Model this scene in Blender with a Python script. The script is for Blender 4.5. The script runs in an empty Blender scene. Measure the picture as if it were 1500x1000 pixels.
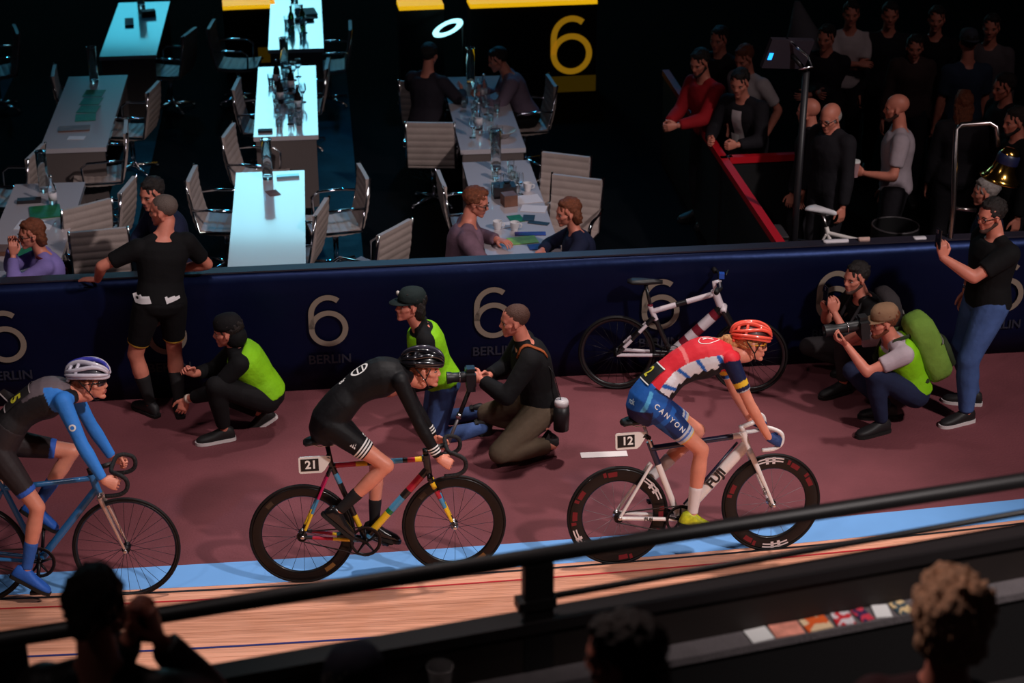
import bpy, bmesh, math, random
import numpy as np
from mathutils import Vector, Matrix, Quaternion, noise
from mathutils.bvhtree import BVHTree
random.seed(7)
V = Vector
scene = bpy.context.scene
col = scene.collection
# ------------------------------------------------------------------ camera
F_PX, CAM_H, PITCH = 2600.0, 6.19, math.radians(25.0)
cam_data = bpy.data.cameras.new('view_camera')
cam_data.sensor_width = 36.0
cam_data.lens = 36.0 * F_PX / 1500.0
cam_data.clip_end = 300
cam_data.dof.use_dof = True
cam_data.dof.focus_distance = 11.7
cam_data.dof.aperture_fstop = 2.2
cam = bpy.data.objects.new('view_camera', cam_data)
cam.location = (0, 0, CAM_H)
cam.rotation_euler = (math.radians(90) - PITCH, 0, 0)
col.objects.link(cam)
scene.camera = cam
# ------------------------------------------------------------------ colour management, world
scene.view_settings.view_transform = 'Standard'
scene.view_settings.look = 'None'
scene.view_settings.gamma = 1.0
scene.view_settings.use_curve_mapping = False
scene.view_settings.exposure = 0.0
world = bpy.data.worlds.new('hall_dark')
scene.world = world
world.use_nodes = True
world.node_tree.nodes['Background'].inputs[0].default_value = (0.02, 0.015, 0.02, 1)
world.node_tree.nodes['Background'].inputs[1].default_value = 0.12

def lamp(name, kind, loc, target, energy, color, size=1.0, angle=60, blend=0.5):
    d = bpy.data.lights.new(name, kind)
    d.energy = energy
    d.color = color
    if kind == 'AREA':
        d.shape = 'DISK'; d.size = size
    if kind == 'SPOT':
        d.shadow_soft_size = size; d.spot_size = math.radians(angle); d.spot_blend = blend
    o = bpy.data.objects.new(name, d)
    o.location = loc
    o.rotation_euler = (V(target) - V(loc)).to_track_quat('-Z', 'Y').to_euler()
    col.objects.link(o)
    return o
# the hall's track floodlights hang from the roof in front of and along the track
lamp('track_floodlight', 'SPOT', (9.0, 2.5, 12.0), (0.8, 10.2, 0), 6000, (1.0, 0.90, 0.88), 0.35, 40, 0.5)
lamp('track_floodlight', 'SPOT', (-6.0, 1.5, 13.0), (-0.2, 10.0, 0), 800, (1.0, 0.88, 0.86), 0.4, 36, 0.5)
lamp('track_floodlight', 'SPOT', (2.0, 14.5, 13.0), (0.4, 9.4, 0), 4800, (1.0, 0.90, 0.86), 0.4, 30, 0.6)
# blue wash on the carpet strips, added from above the far end of the infield (the cyan glow on the tables is the video wall's reflection)
lamp('blue_wash', 'SPOT', (0.0, 33.0, 14.0), (-0.8, 15.5, 0.0), 2600, (0.03, 0.50, 1.0), 0.6, 20, 0.8)
lamp('blue_wash', 'SPOT', (-6.0, 33.0, 14.0), (-4.4, 17.0, 0.0), 1500, (0.05, 0.55, 1.0), 0.6, 20, 0.8)
# dim fill spots added to light the infield, the crowd pen and the stand
lamp('house_fill', 'SPOT', (-1.2, 9.5, 9.5), (-1.6, 12.9, 0.6), 620, (1.0, 0.88, 0.90), 0.5, 58, 1.0)
lamp('house_fill', 'SPOT', (6.0, 7.5, 11.0), (5.0, 17.5, 1.0), 330, (1.0, 0.80, 0.80), 0.6, 36, 0.8)
lamp('house_fill', 'SPOT', (-2.5, 8.0, 9.0), (1.7, 4.7, 3.0), 900, (1.0, 0.80, 0.76), 0.4, 40, 0.8)  # added spill that lifts the spectators' heads and the ledge

# ------------------------------------------------------------------ pixel helpers
CP, SP = math.cos(PITCH), math.sin(PITCH)
def ray(px, py):
    u = (px - 750) / F_PX; v = (500 - py) / F_PX
    return V((u, CP + v * SP, -SP + v * CP))
def P(px, py, z=0.0):
    r = ray(px, py)
    t = (z - CAM_H) / r.z
    return V((r.x * t, r.y * t, z))
def PD(px, py, depth):
    r = ray(px, py)
    return V((0, 0, CAM_H)) + r * depth
def PIX(p):
    q = V(p) - V((0, 0, CAM_H))
    d = q.y * CP - q.z * SP
    return (750 + F_PX * q.x / d, 500 - F_PX * (q.y * SP + q.z * CP) / d, d)

# ------------------------------------------------------------------ materials
def lin(c):
    return tuple((x / 12.92 if x <= 0.04045 else ((x + 0.055) / 1.055) ** 2.4) for x in c)
def rgb(r, g, b):
    return lin((r / 255, g / 255, b / 255))
MATS = {}
def mat(name, color=(0.5, 0.5, 0.5), rough=0.6, metal=0.0, var=0.0, vscale=8.0, bump=0.0, bscale=40.0,
        emit=None, estr=0.0, trans=0.0, coat=0.0, sheen=0.0, attr=None, spec=0.5, alpha=1.0, ior=1.45):
    if name in MATS: return MATS[name]
    m = bpy.data.materials.new(name); m.use_nodes = True
    nt = m.node_tree; b = nt.nodes['Principled BSDF']
    b.inputs['Base Color'].default_value = (*color, 1)
    b.inputs['Roughness'].default_value = rough
    b.inputs['Metallic'].default_value = metal
    b.inputs['Specular IOR Level'].default_value = spec
    b.inputs['IOR'].default_value = ior
    if trans: b.inputs['Transmission Weight'].default_value = trans
    if coat: b.inputs['Coat Weight'].default_value = coat
    if sheen: b.inputs['Sheen Weight'].default_value = sheen
    if alpha < 1: b.inputs['Alpha'].default_value = alpha
    if emit is not None:
        b.inputs['Emission Color'].default_value = (*emit, 1)
        b.inputs['Emission Strength'].default_value = estr
    src = None
    if attr:
        a = nt.nodes.new('ShaderNodeAttribute'); a.attribute_name = attr
        nt.links.new(a.outputs['Color'], b.inputs['Base Color']); src = a.outputs['Color']
    if var or bump:
        tc = nt.nodes.new('ShaderNodeTexCoord')
    if var:
        n = nt.nodes.new('ShaderNodeTexNoise'); n.inputs['Scale'].default_value = vscale
        n.inputs['Detail'].default_value = 5
        nt.links.new(tc.outputs['Object'], n.inputs['Vector'])
        r = nt.nodes.new('ShaderNodeMapRange')
        r.inputs[1].default_value = 0.3; r.inputs[2].default_value = 0.7
        r.inputs[3].default_value = 1 - var; r.inputs[4].default_value = 1 + var
        nt.links.new(n.outputs['Fac'], r.inputs[0])
        mx = nt.nodes.new('ShaderNodeVectorMath'); mx.operation = 'SCALE'
        if src: nt.links.new(src, mx.inputs[0])
        else: mx.inputs[0].default_value = color
        nt.links.new(r.outputs[0], mx.inputs['Scale'])
        nt.links.new(mx.outputs[0], b.inputs['Base Color'])
    if bump:
        n2 = nt.nodes.new('ShaderNodeTexNoise'); n2.inputs['Scale'].default_value = bscale
        n2.inputs['Detail'].default_value = 4
        nt.links.new(tc.outputs['Object'], n2.inputs['Vector'])
        bp = nt.nodes.new('ShaderNodeBump'); bp.inputs['Strength'].default_value = bump
        bp.inputs['Distance'].default_value = 0.02
        nt.links.new(n2.outputs['Fac'], bp.inputs['Height'])
        nt.links.new(bp.outputs['Normal'], b.inputs['Normal'])
    MATS[name] = m
    return m
def cloth(name, r, g, b, var=0.12, bump=0.35, rough=0.85, bscale=14):
    return mat(name, rgb(r, g, b), rough, var=var, vscale=6, bump=bump, bscale=bscale, sheen=0.0, spec=0.25)
def paint(name, r, g, b, rough=0.3, coat=0.3, **k):
    return mat(name, rgb(r, g, b), rough, coat=coat, **k)

# ------------------------------------------------------------------ mesh builder
class MB:
    def __init__(s): s.v = []; s.f = []; s.m = []
    def add(s, verts, faces, mi=0):
        o = len(s.v)
        s.v.extend([tuple(p) for p in verts])
        s.f.extend([tuple(i + o for i in f) for f in faces])
        s.m.extend([mi] * len(faces))
        return s
    def box(s, lo, hi, M=None, mi=0):
        x0, y0, z0 = lo; x1, y1, z1 = hi
        vs = [V(p) for p in ((x0,y0,z0),(x1,y0,z0),(x1,y1,z0),(x0,y1,z0),(x0,y0,z1),(x1,y0,z1),(x1,y1,z1),(x0,y1,z1))]
        if M is not None: vs = [M @ p for p in vs]
        return s.add(vs, [(0,3,2,1),(4,5,6,7),(0,1,5,4),(1,2,6,5),(2,3,7,6),(3,0,4,7)], mi)
    def rings(s, rings, closed=False, caps=True, mi=0, mis=None):
        n = len(rings[0]); vs = [p for r in rings for p in r]; fs = []; ms = []
        R = len(rings)
        for i in range(R if closed else R - 1):
            a = i * n; b = ((i + 1) % R) * n
            for k in range(n):
                k2 = (k + 1) % n
                fs.append((a + k, a + k2, b + k2, b + k)); ms.append(mis[i] if mis else mi)
        if caps and not closed:
            fs.append(tuple(range(n - 1, -1, -1))); ms.append(mis[0] if mis else mi)
            fs.append(tuple((R - 1) * n + k for k in range(n))); ms.append(mis[-1] if mis else mi)
        o = len(s.v)
        s.v.extend([tuple(p) for p in vs]); s.f.extend([tuple(i + o for i in f) for f in fs]); s.m.extend(ms)
        return s
    def tube(s, pts, r, n=10, closed=False, mi=0, mis=None, flat=1.0, up=None):
        pts = [V(p) for p in pts]; N = len(pts)
        rs = r if isinstance(r, (list, tuple)) else [r] * N
        tans = []
        for i in range(N):
            a = pts[(i - 1) % N] if (closed or i > 0) else pts[i]
            b = pts[(i + 1) % N] if (closed or i < N - 1) else pts[i]
            tans.append((b - a).normalized())
        up0 = V(up) if up is not None else (V((0, 0, 1)) if abs(tans[0].z) < 0.9 else V((0, 1, 0)))
        u = (up0 - tans[0] * up0.dot(tans[0])).normalized()
        rr = []
        for i in range(N):
            u = (u - tans[i] * u.dot(tans[i])).normalized()
            w = tans[i].cross(u)
            rr.append([pts[i] + u * (rs[i] * math.cos(2*math.pi*k/n)) + w * (rs[i] * flat * math.sin(2*math.pi*k/n)) for k in range(n)])
        return s.rings(rr, closed, True, mi, mis)
    def rcone(s, a, b, ra, rb, n=12, enda='round', endb='round', mi=0):
        a = V(a); b = V(b); t = (b - a)
        if t.length < 1e-6: t = V((0, 0, 1e-5))
        t.normalize()
        u = t.orthogonal().normalized(); w = t.cross(u)
        rr = []
        def ring(c, r): rr.append([c + u * (r * math.cos(2*math.pi*k/n)) + w * (r * math.sin(2*math.pi*k/n)) for k in range(n)])
        if enda == 'round':
            for q in (80, 50, 25): ring(a - t * ra * math.sin(math.radians(q)), ra * math.cos(math.radians(q)))
        ring(a, ra); ring(b, rb)
        if endb == 'round':
            for q in (25, 50, 80): ring(b + t * rb * math.sin(math.radians(q)), rb * math.cos(math.radians(q)))
        return s.rings(rr, mi=mi)
    def ell(s, c, rad, M=None, nu=16, nv=10, mi=0):
        c = V(c); rr = []
        for j in range(1, nv):
            th = math.pi * j / nv - math.pi / 2
            row = []
            for k in range(nu):
                ph = 2 * math.pi * k / nu
                p = V((rad[0]*math.cos(th)*math.cos(ph), rad[1]*math.cos(th)*math.sin(ph), rad[2]*math.sin(th)))
                if M is not None: p = M @ p
                row.append(c + p)
            rr.append(row)
        return s.rings(rr, mi=mi)
    def lathe(s, prof, n=24, M=None, axis='z', closed=False, mi=0, caps=True):
        rr = []
        for r, h in prof:
            row = []
            for k in range(n):
                a = 2*math.pi*k/n
                p = V((r*math.cos(a), r*math.sin(a), h)) if axis == 'z' else V((r*math.cos(a), h, r*math.sin(a)))
                row.append(M @ p if M is not None else p)
            rr.append(row)
        return s.rings(rr, closed=closed, caps=caps, mi=mi)
    def append(s, vs, fs, M=None, mi=0):
        return s.add([M @ V(p) for p in vs] if M is not None else vs, fs, mi)
    def mesh(s, name, mats=(), smooth=True):
        me = bpy.data.meshes.new(name)
        me.from_pydata(s.v, [], s.f)
        for m in mats: me.materials.append(m)
        if mats and len(mats) > 1: me.polygons.foreach_set('material_index', s.m)
        me.polygons.foreach_set('use_smooth', [smooth] * len(me.polygons))
        bm = bmesh.new(); bm.from_mesh(me)
        bmesh.ops.recalc_face_normals(bm, faces=bm.faces)
        bm.to_mesh(me); bm.free()
        return me
def place(o, parent=None):
    col.objects.link(o)
    if parent is not None: o.parent = parent
    return o
def obj(name, mb, mats, parent=None, smooth=True, angle=None):
    if not isinstance(mats, (list, tuple)): mats = [mats]
    me = mb.mesh(name, mats, smooth) if isinstance(mb, MB) else mb
    o = bpy.data.objects.new(name, me)
    if angle is not None and isinstance(mb, MB):
        try: me.set_sharp_from_angle(angle=math.radians(angle))
        except Exception: pass
    return place(o, parent)
def tag(o, label, cat, group=None):
    o['label'] = label; o['category'] = cat
    if group: o['group'] = group
    return o
def thing(name, label, cat, loc=(0, 0, 0), yaw=0.0, group=None):
    o = bpy.data.objects.new(name, None)
    o.empty_display_size = 0.1
    o.location = loc; o.rotation_euler = (0, 0, yaw)
    col.objects.link(o)
    return tag(o, label, cat, group)
def struct(o):
    o['kind'] = 'structure'; return o
def copy_tree(o, parent=None):
    c = o.copy(); col.objects.link(c); c.parent = parent
    for ch in list(o.children): copy_tree(ch, c)
    return c
# voxel remesh in a scratch scene
tmp_scene = bpy.data.scenes.new('scratch')
def remesh(mb, voxel, smooth=6, factor=0.5):
    me = bpy.data.meshes.new('tmp'); me.from_pydata(mb.v, [], mb.f)
    bm = bmesh.new(); bm.from_mesh(me); bmesh.ops.recalc_face_normals(bm, faces=bm.faces); bm.to_mesh(me); bm.free()
    o = bpy.data.objects.new('tmp', me); tmp_scene.collection.objects.link(o)
    r = o.modifiers.new('r', 'REMESH'); r.mode = 'VOXEL'; r.voxel_size = voxel; r.use_smooth_shade = True
    if smooth:
        sm = o.modifiers.new('s', 'SMOOTH'); sm.factor = factor; sm.iterations = smooth
    vl = tmp_scene.view_layers[0]; vl.update()
    dg = vl.depsgraph
    out = bpy.data.meshes.new_from_object(o.evaluated_get(dg))
    n = len(out.vertices); vs = np.empty(n * 3); out.vertices.foreach_get('co', vs)
    nl = len(out.loops); li = np.empty(nl, dtype=np.int32); out.loops.foreach_get('vertex_index', li)
    np_ = len(out.polygons); ls = np.empty(np_, dtype=np.int32); out.polygons.foreach_get('loop_start', ls)
    lt = np.empty(np_, dtype=np.int32); out.polygons.foreach_get('loop_total', lt)
    lil = li.tolist(); fs = [tuple(lil[a:a + b]) for a, b in zip(ls.tolist(), lt.tolist())]
    bpy.data.objects.remove(o); bpy.data.meshes.remove(me); bpy.data.meshes.remove(out)
    return vs.reshape(-1, 3), fs
def raw_mesh(name, vs, fs, mats, mi=None, colors=None):
    me = bpy.data.meshes.new(name)
    me.from_pydata(vs.tolist() if hasattr(vs, 'tolist') else vs, [], fs)
    for m in mats: me.materials.append(m)
    if mi is not None: me.polygons.foreach_set('material_index', mi)
    me.polygons.foreach_set('use_smooth', [True] * len(fs))
    if colors is not None:
        a = me.color_attributes.new('Col', 'FLOAT_COLOR', 'POINT')
        c = np.ones((len(me.vertices), 4)); c[:, :3] = colors
        a.data.foreach_set('color', c.ravel())
    return me
def text_mesh(txt, size, bold=0.0, shear=0.0):
    cu = bpy.data.curves.new('t', 'FONT'); cu.body = txt; cu.size = size; cu.align_x = 'CENTER'; cu.align_y = 'CENTER'
    cu.offset = bold; cu.shear = shear
    cu.resolution_u = 3
    o = bpy.data.objects.new('t', cu); tmp_scene.collection.objects.link(o)
    vl = tmp_scene.view_layers[0]; vl.update()
    me = bpy.data.meshes.new_from_object(o.evaluated_get(vl.depsgraph))
    vs = [tuple(v.co) for v in me.vertices]; fs = [tuple(p.vertices) for p in me.polygons]
    bpy.data.objects.remove(o); bpy.data.curves.remove(cu); bpy.data.meshes.remove(me)
    return vs, fs
def text_obj(name, txt, size, m, parent, origin, xd, yd, bold=0.0, depth=0.0):
    vs, fs = text_mesh(txt, size, bold)
    xd = V(xd).normalized(); yd = V(yd).normalized(); origin = V(origin)
    mb = MB(); mb.add([origin + xd * a + yd * b for a, b, c in vs], fs)
    me = bpy.data.meshes.new(name); me.from_pydata(mb.v, [], mb.f); me.materials.append(m)
    return place(bpy.data.objects.new(name, me), parent)
# ------------------------------------------------------------------ people
def ik(a, c, l1, l2, hint):
    a = V(a); c = V(c); d = c - a; L = d.length
    mx = (l1 + l2) * 0.998
    if L > mx: c = a + d * (mx / L); d = c - a; L = mx
    dn = d / L
    x = (l1*l1 - l2*l2 + L*L) / (2*L); h = math.sqrt(max(0, l1*l1 - x*x))
    n = V(hint); n = n - dn * n.dot(dn)
    n = n.normalized() if n.length > 1e-6 else dn.orthogonal().normalized()
    return a + dn * x + n * h, c
def frame(x, z):
    x = V(x).normalized(); z = V(z); y = z.cross(x).normalized(); z = x.cross(y)
    M = Matrix.Identity(4)
    for i in range(3): M[i][0] = x[i]; M[i][1] = y[i]; M[i][2] = z[i]
    return M
def at(M, loc):
    M = M.copy(); M.translation = V(loc); return M
HEADS = {}
def head_template(lod, fem=False):
    key = (lod, fem); jw = .84 if fem else 1.0; br = .72 if fem else 1.0
    if key in HEADS: return HEADS[key]
    mb = MB()
    mb.ell((-0.014, 0, 0.034), (0.098, 0.076, 0.084), nu=24, nv=16)
    mb.ell((0.030, 0, -0.026), (0.060, 0.059 if not fem else .057, 0.082 if not fem else .078), nu=20, nv=14)
    mb.ell((0.052, 0, 0.022), (0.041, 0.056, 0.036))
    for s in (-1, 1):
        mb.rcone((-0.004, s*0.052*jw, -0.048), (0.064, s*0.010, -0.094), 0.019*jw, 0.016*jw)
        mb.rcone((0.060, s*0.036, -0.022), (0.040, s*0.056, -0.012), 0.022, 0.016)
        Me = Matrix.Rotation(s * math.radians(20), 3, 'Z') @ Matrix.Rotation(math.radians(-12), 3, 'Y')
        mb.ell((-0.004, s*0.077, -0.008), (0.020, 0.007, 0.032), Me, 10, 8)
        mb.rcone((0.084 - .004*fem, 0, 0.024), (0.068 - .003*fem, s*0.045, 0.020), 0.011*br, 0.010*br)
        mb.ell((0.096, s*0.011, -0.031), (0.010, 0.008, 0.008), None, 8, 6)
    mb.rcone((0.087, 0, 0.008), (0.103 - .003*fem, 0, -0.023), 0.009*(.9 if fem else 1), 0.0112*(.88 if fem else 1))
    mb.rcone((0.088, -0.016, -0.057), (0.088, 0.016, -0.057), 0.0075, 0.0075)
    mb.rcone((0.086, -0.014, -0.068), (0.086, 0.014, -0.068), 0.008, 0.008)
    mb.ell((0.074, 0, -0.095), (0.020*(.86 if fem else 1), 0.023*(.8 if fem else 1), 0.018*(.9 if fem else 1)))
    vs, fs = remesh(mb, 0.005 if lod == 0 else 0.0085, 3 if lod == 0 else 2)
    fs2 = list(fs); mi = [0] * len(fs)
    ctr = vs[np.array([f[0] for f in fs])]
    for i in range(len(fs)):
        c = ctr[i]
        if c[0] > 0.084 and abs(c[1]) < 0.021 and -0.076 < c[2] < -0.051: mi[i] = 2
    e = MB()
    for s in (-1, 1):
        e.ell((0.0700, s*0.031, 0.001), (0.0130, 0.0150, 0.0072), None, 10, 8, mi=3)
        e.ell((0.0775, s*0.031, 0.001), (0.0070, 0.0066, 0.0066), None, 8, 6, mi=1)
        e.tube([(0.084, s*0.014, 0.017), (0.084, s*0.032, 0.022), (0.072, s*0.050, 0.016)], 0.0045, 6, mi=4)
    n = len(vs)
    allv = np.vstack([vs, np.array(e.v)])
    fs2 += [tuple(i + n for i in f) for f in e.f]; mi += e.m
    HEADS[key] = (allv, fs2, mi)
    return HEADS[key]
HANDS = {}
def hand_template(pose, lod):
    key = (pose, lod)
    if key in HANDS: return HANDS[key]
    curl = {'relaxed': (18, 28, 20), 'grip': (62, 78, 48), 'flat': (4, 6, 4), 'half': (38, 48, 30), 'point': (20, 30, 20)}[pose]
    mb = MB()
    mb.rings([[V((x, w*math.cos(a), h*math.sin(a) + z)) for a in [2*math.pi*k/14 for k in range(14)]]
              for x, w, h, z in ((-0.012, 0.024, 0.020, 0), (0.015, 0.030, 0.019, 0), (0.045, 0.038, 0.017, 0), (0.075, 0.041, 0.015, 0.001), (0.092, 0.038, 0.012, 0.001))])
    for i, (y, L) in enumerate(((0.030, 0.072), (0.010, 0.080), (-0.011, 0.074), (-0.030, 0.058))):
        p = V((0.086, y, 0.001)); ang = 0.0; r = 0.0088 if i < 3 else 0.0076
        sp = 0.06 * (1.5 - i) * (0.6 if pose in ('grip', 'half') else 1.0)
        for k, fr in enumerate((0.46, 0.30, 0.24)):
            ang += math.radians(curl[k])
            q = p + V((math.cos(ang)*math.cos(sp), math.sin(sp)*0.6, -math.sin(ang))) * (L * fr)
            mb.rcone(p, q, r, r * 0.9, 8); p = q; r *= 0.9
    if pose == 'grip': th = [(0.020, 0.030, -0.006), (0.055, 0.048, -0.026), (0.080, 0.034, -0.044), (0.088, 0.014, -0.050)]
    elif pose == 'half': th = [(0.020, 0.030, -0.004), (0.052, 0.054, -0.018), (0.080, 0.052, -0.034), (0.098, 0.042, -0.044)]
    else: th = [(0.020, 0.028, -0.003), (0.050, 0.054, -0.012), (0.078, 0.066, -0.018), (0.100, 0.068, -0.022)]
    for a, b, r in zip(th[:-1], th[1:], (0.0145, 0.011, 0.009)): mb.rcone(a, b, r, r * 0.88, 8)
    HANDS[key] = remesh(mb, 0.0036 if lod == 0 else 0.0055, 2)
    return HANDS[key]
ARM_PROF = ((0, .056), (.3, .050), (.8, .040), (1, .040), (1.25, .042), (1.6, .034), (2, .0265))
LEG_PROF = ((0, .090), (.3, .083), (.8, .060), (1, .057), (1.12, .052), (1.32, .058), (1.6, .046), (1.9, .035), (2, .035))
TORSO = ((-.19, .070, .065, 0), (-.12, .128, .100, -.006), (0, .160, .116, -.010), (.15, .152, .108, -.002), (.35, .136, .098, .005),
         (.55, .150, .110, .008), (.72, .166, .116, .005), (.86, .160, .098, 0), (.94, .115, .076, 0), (1.0, .058, .058, 0))
def interp(prof, u):
    for (a, ra), (b, rb) in zip(prof[:-1], prof[1:]):
        if u <= b: return ra + (rb - ra) * max(0, (u - a)) / (b - a)
    return prof[-1][1]
class Person:
    """A posed figure: body is one mesh, clothes, hair and worn things are children. Local x is forward, y left, z up."""
    def __init__(s, name, label, loc, yaw, J, height=1.75, build=1.0, fem=False, skin=None, q=0.010, lod=1,
                 hairc=None, cat='person', group=None, M=None, gloves=None):
        s.root = thing(name, label, cat, loc, yaw, group)
        if M is not None: s.root.matrix_world = M
        k = height / 1.75; s.k = k; s.q = q; s.lod = lod; s.b = build; s.fem = fem; s.J = J
        g = lambda key, d: V(J.get(key, d))
        s.pel = g('pel', (0, 0, .94*k)); s.nb = g('nb', (0, 0, s.pel.z + .515*k))
        s.plat = g('plat', (0, 1, 0)).normalized(); s.slat = g('slat', (0, 1, 0)).normalized()
        s.bulge = g('bulge', (0, 0, 0))
        s.bez = lambda t: (s.pel * (1 - t)**2 + (((s.pel + s.nb) / 2) + s.bulge) * 2 * t * (1 - t) + s.nb * t * t) if 0 <= t <= 1 else (
            s.pel + ((s.pel + s.nb) / 2 + s.bulge - s.pel) * 2 * t if t < 0 else s.nb)
        tan1 = (s.bez(1.0) - s.bez(0.9)).normalized()
        s.hdir = g('hdir', (1, 0, 0)).normalized(); s.hup = g('hup', (0, 0, 1))
        s.hup = (s.hup - s.hdir * s.hup.dot(s.hdir)).normalized()
        s.head = g('head', s.nb + tan1 * .10 * k + V((.035, 0, .095)) * k)
        shw = J.get('shw', .150 if fem else .168) * k * (0.5 + 0.5 * build)
        s.sh = {}; s.el = {}; s.wr = {}; s.hip = {}; s.kn = {}; s.an = {}
        for sd, sg in (('L', 1), ('R', -1)):
            off = V(J.get('sh' + sd, (0, 0, 0)))
            s.sh[sd] = s.nb - tan1 * .062 * k + s.slat * sg * shw + off
            w = V(J.get('wr' + sd, (0.06, sg * .24, s.pel.z - .10)))
            s.el[sd], s.wr[sd] = ik(s.sh[sd], w, .295*k, .255*k, V(J.get('eh' + sd, (-1, sg * .6, -.2))))
            s.hip[sd] = s.pel + s.plat * sg * .088 * k
            a = V(J.get('an' + sd, (0, sg * .10, .09)))
            s.kn[sd], s.an[sd] = ik(s.hip[sd], a, .43*k, .425*k, V(J.get('kh' + sd, (1, sg * .1, 0))))
        s.skin = skin or mat('skin_light', rgb(214, 150, 128), 0.5, var=.06, vscale=20, bump=.08, bscale=120)
        s.hairm = hairc or mat('hair_brown', rgb(52, 34, 26), 0.6, var=.3, vscale=60, bump=.6, bscale=150)
        s.gloves = gloves
        s.body()
    def torso(s, mb, infl, t0, t1, n=20):
        ts = [t0] + [x[0] for x in TORSO if t0 + .01 < x[0] < t1 - .01] + [t1]
        ts2 = []
        for a, b in zip(ts[:-1], ts[1:]): ts2 += [a, (a + b) / 2]
        ts2.append(ts[-1])
        k = s.k; rr = []
        for t in ts2:
            c = s.bez(t); e = .03
            tn = (s.bez(min(1, t + e)) - s.bez(t - e if t < 1 else .95)).normalized()
            tt = min(1, max(0, t)); lat = (s.plat * (1 - tt) + s.slat * tt)
            lat = (lat - tn * lat.dot(tn)).normalized(); fw = lat.cross(tn)
            w = interp([(x[0], x[1]) for x in TORSO], t); d = interp([(x[0], x[2]) for x in TORSO], t); sf = interp([(x[0], x[3]) for x in TORSO], t)
            if s.fem:
                w *= 0.90 if t > .25 else 1.02
                if .6 < t < .8: d *= 1.08
            b = s.b
            if s.J.get('belly') and .1 < t < .6: d += s.J['belly'] * math.sin((t - .1) / .5 * math.pi)
            w = w * k * b + infl; d = d * k * b + infl
            c = c + fw * sf * k
            rr.append([c + lat * (w * (abs(math.cos(a))**.85) * (1 if math.cos(a) >= 0 else -1)) + fw * (d * math.sin(a))
                       for a in [2 * math.pi * i / n for i in range(n)]])
        mb.rings(rr)
    def limb(s, mb, which, sd, u0, u1, infl, hem='flat', extra=1.0):
        A = (s.sh, s.el, s.wr) if which == 'arm' else (s.hip, s.kn, s.an)
        prof = ARM_PROF if which == 'arm' else LEG_PROF
        a, b, c = (x[sd] for x in A)
        pt = lambda u: a + (b - a) * u if u <= 1 else b + (c - b) * (u - 1)
        us = [u0] + [x[0] for x in prof if u0 < x[0] < u1] + [u1]
        sc = s.k * s.b * (0.9 if s.fem and which == 'arm' else 1.0) * (s.J.get('legs', 1.0) if which == 'leg' else 1.0)
        for i, (p, q2) in enumerate(zip(us[:-1], us[1:])):
            mb.rcone(pt(p), pt(q2), interp(prof, p) * sc * extra + infl, interp(prof, q2) * sc * extra + infl, 14,
                     'round', hem if i == len(us) - 2 else 'round')
    def body(s):
        mb = MB(); k = s.k
        s.torso(mb, 0, -.19, 1.0)
        tan1 = (s.bez(1.0) - s.bez(0.9)).normalized()
        base = s.head - s.hup * .075 - s.hdir * .022
        mb.rcone(s.nb - tan1 * .04, base, .066 * k * (0.90 if s.fem else 1), .055 * k * (0.92 if s.fem else 1.0), 14)
        mb.rcone(base, s.head - s.hdir * .012, .05, .05, 12)
        for sd in 'LR':
            mb.rcone(s.nb - tan1 * .045, s.sh[sd], .050 * k, .050 * k * s.b)
            mb.rcone(s.nb + (base - s.nb) * .35, s.nb + (s.sh[sd] - s.nb) * .62, .040 * k, .040 * k)
            s.limb(mb, 'arm', sd, 0, 2, 0, 'round'); s.limb(mb, 'leg', sd, 0, 2, 0, 'round')
            f = V(s.J.get('fd' + sd, (1, (.15 if sd == 'L' else -.15), 0))).normalized()
            fu = V(s.J.get('fu' + sd, (0, 0, 1))); fu = (fu - f * fu.dot(f)).normalized()
            mb.rcone(s.an[sd] - f*.03 - fu*.03, s.an[sd] + f*.14 - fu*.055, .032, .024)
        vs, fs = remesh(mb, s.q, 5)
        mi = [0] * len(fs)
        hv, hf, hm = head_template(0 if s.lod == 0 else 1, s.fem)
        hsc = s.J.get('hsc', 1.0) * (0.96 if s.fem else 1.0)
        s.HM = at(frame(s.hdir, s.hup), s.head) @ Matrix.Scale(hsc, 4)
        parts = [vs]; n = len(vs)
        Rm = np.array(s.HM)
        parts.append(hv @ Rm[:3, :3].T + Rm[:3, 3]); fs = list(fs) + [tuple(i + n for i in f) for f in hf]; mi += hm; n += len(hv)
        s.handM = {}
        for sd, sg in (('L', 1), ('R', -1)):
            pose = s.J.get('hp' + sd, 'relaxed')
            hx = V(s.J.get('hx' + sd, s.wr[sd] - s.el[sd])).normalized()
            hz = V(s.J.get('hz' + sd, (0, sg, 0)))
            if abs(hz.normalized().dot(hx)) > .98: hz = hx.orthogonal()
            M = at(frame(hx, hz), s.wr[sd])
            # thumb side is +y for a right hand seen palm down, mirrored for the left one
            flip = Matrix.Diagonal((1, 1 if sd == 'R' else -1, 1, 1))
            M = M @ flip @ Matrix.Scale(k * (0.92 if s.fem else 1.0) * s.J.get('handsc', 1.0), 4)
            s.handM[sd] = M
            gv, gf = hand_template(pose, 0 if s.lod == 0 else 1)
            R = np.array(M)
            parts.append(gv @ R[:3, :3].T + R[:3, 3]); fs += [tuple(i + n for i in f) for f in gf]; n += len(gv)
            mi += [5 if s.gloves else 0] * len(gf)
        allv = np.vstack(parts)
        mats = [s.skin, mat('eye_dark', rgb(30, 22, 20), .2), mat('lip', rgb(168, 92, 84), .45), mat('eye_white', rgb(150, 132, 126), .4), s.hairm, s.gloves or s.skin]
        s.bo = place(bpy.data.objects.new('body', raw_mesh('body', allv, fs, mats, mi)), s.root)
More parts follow.
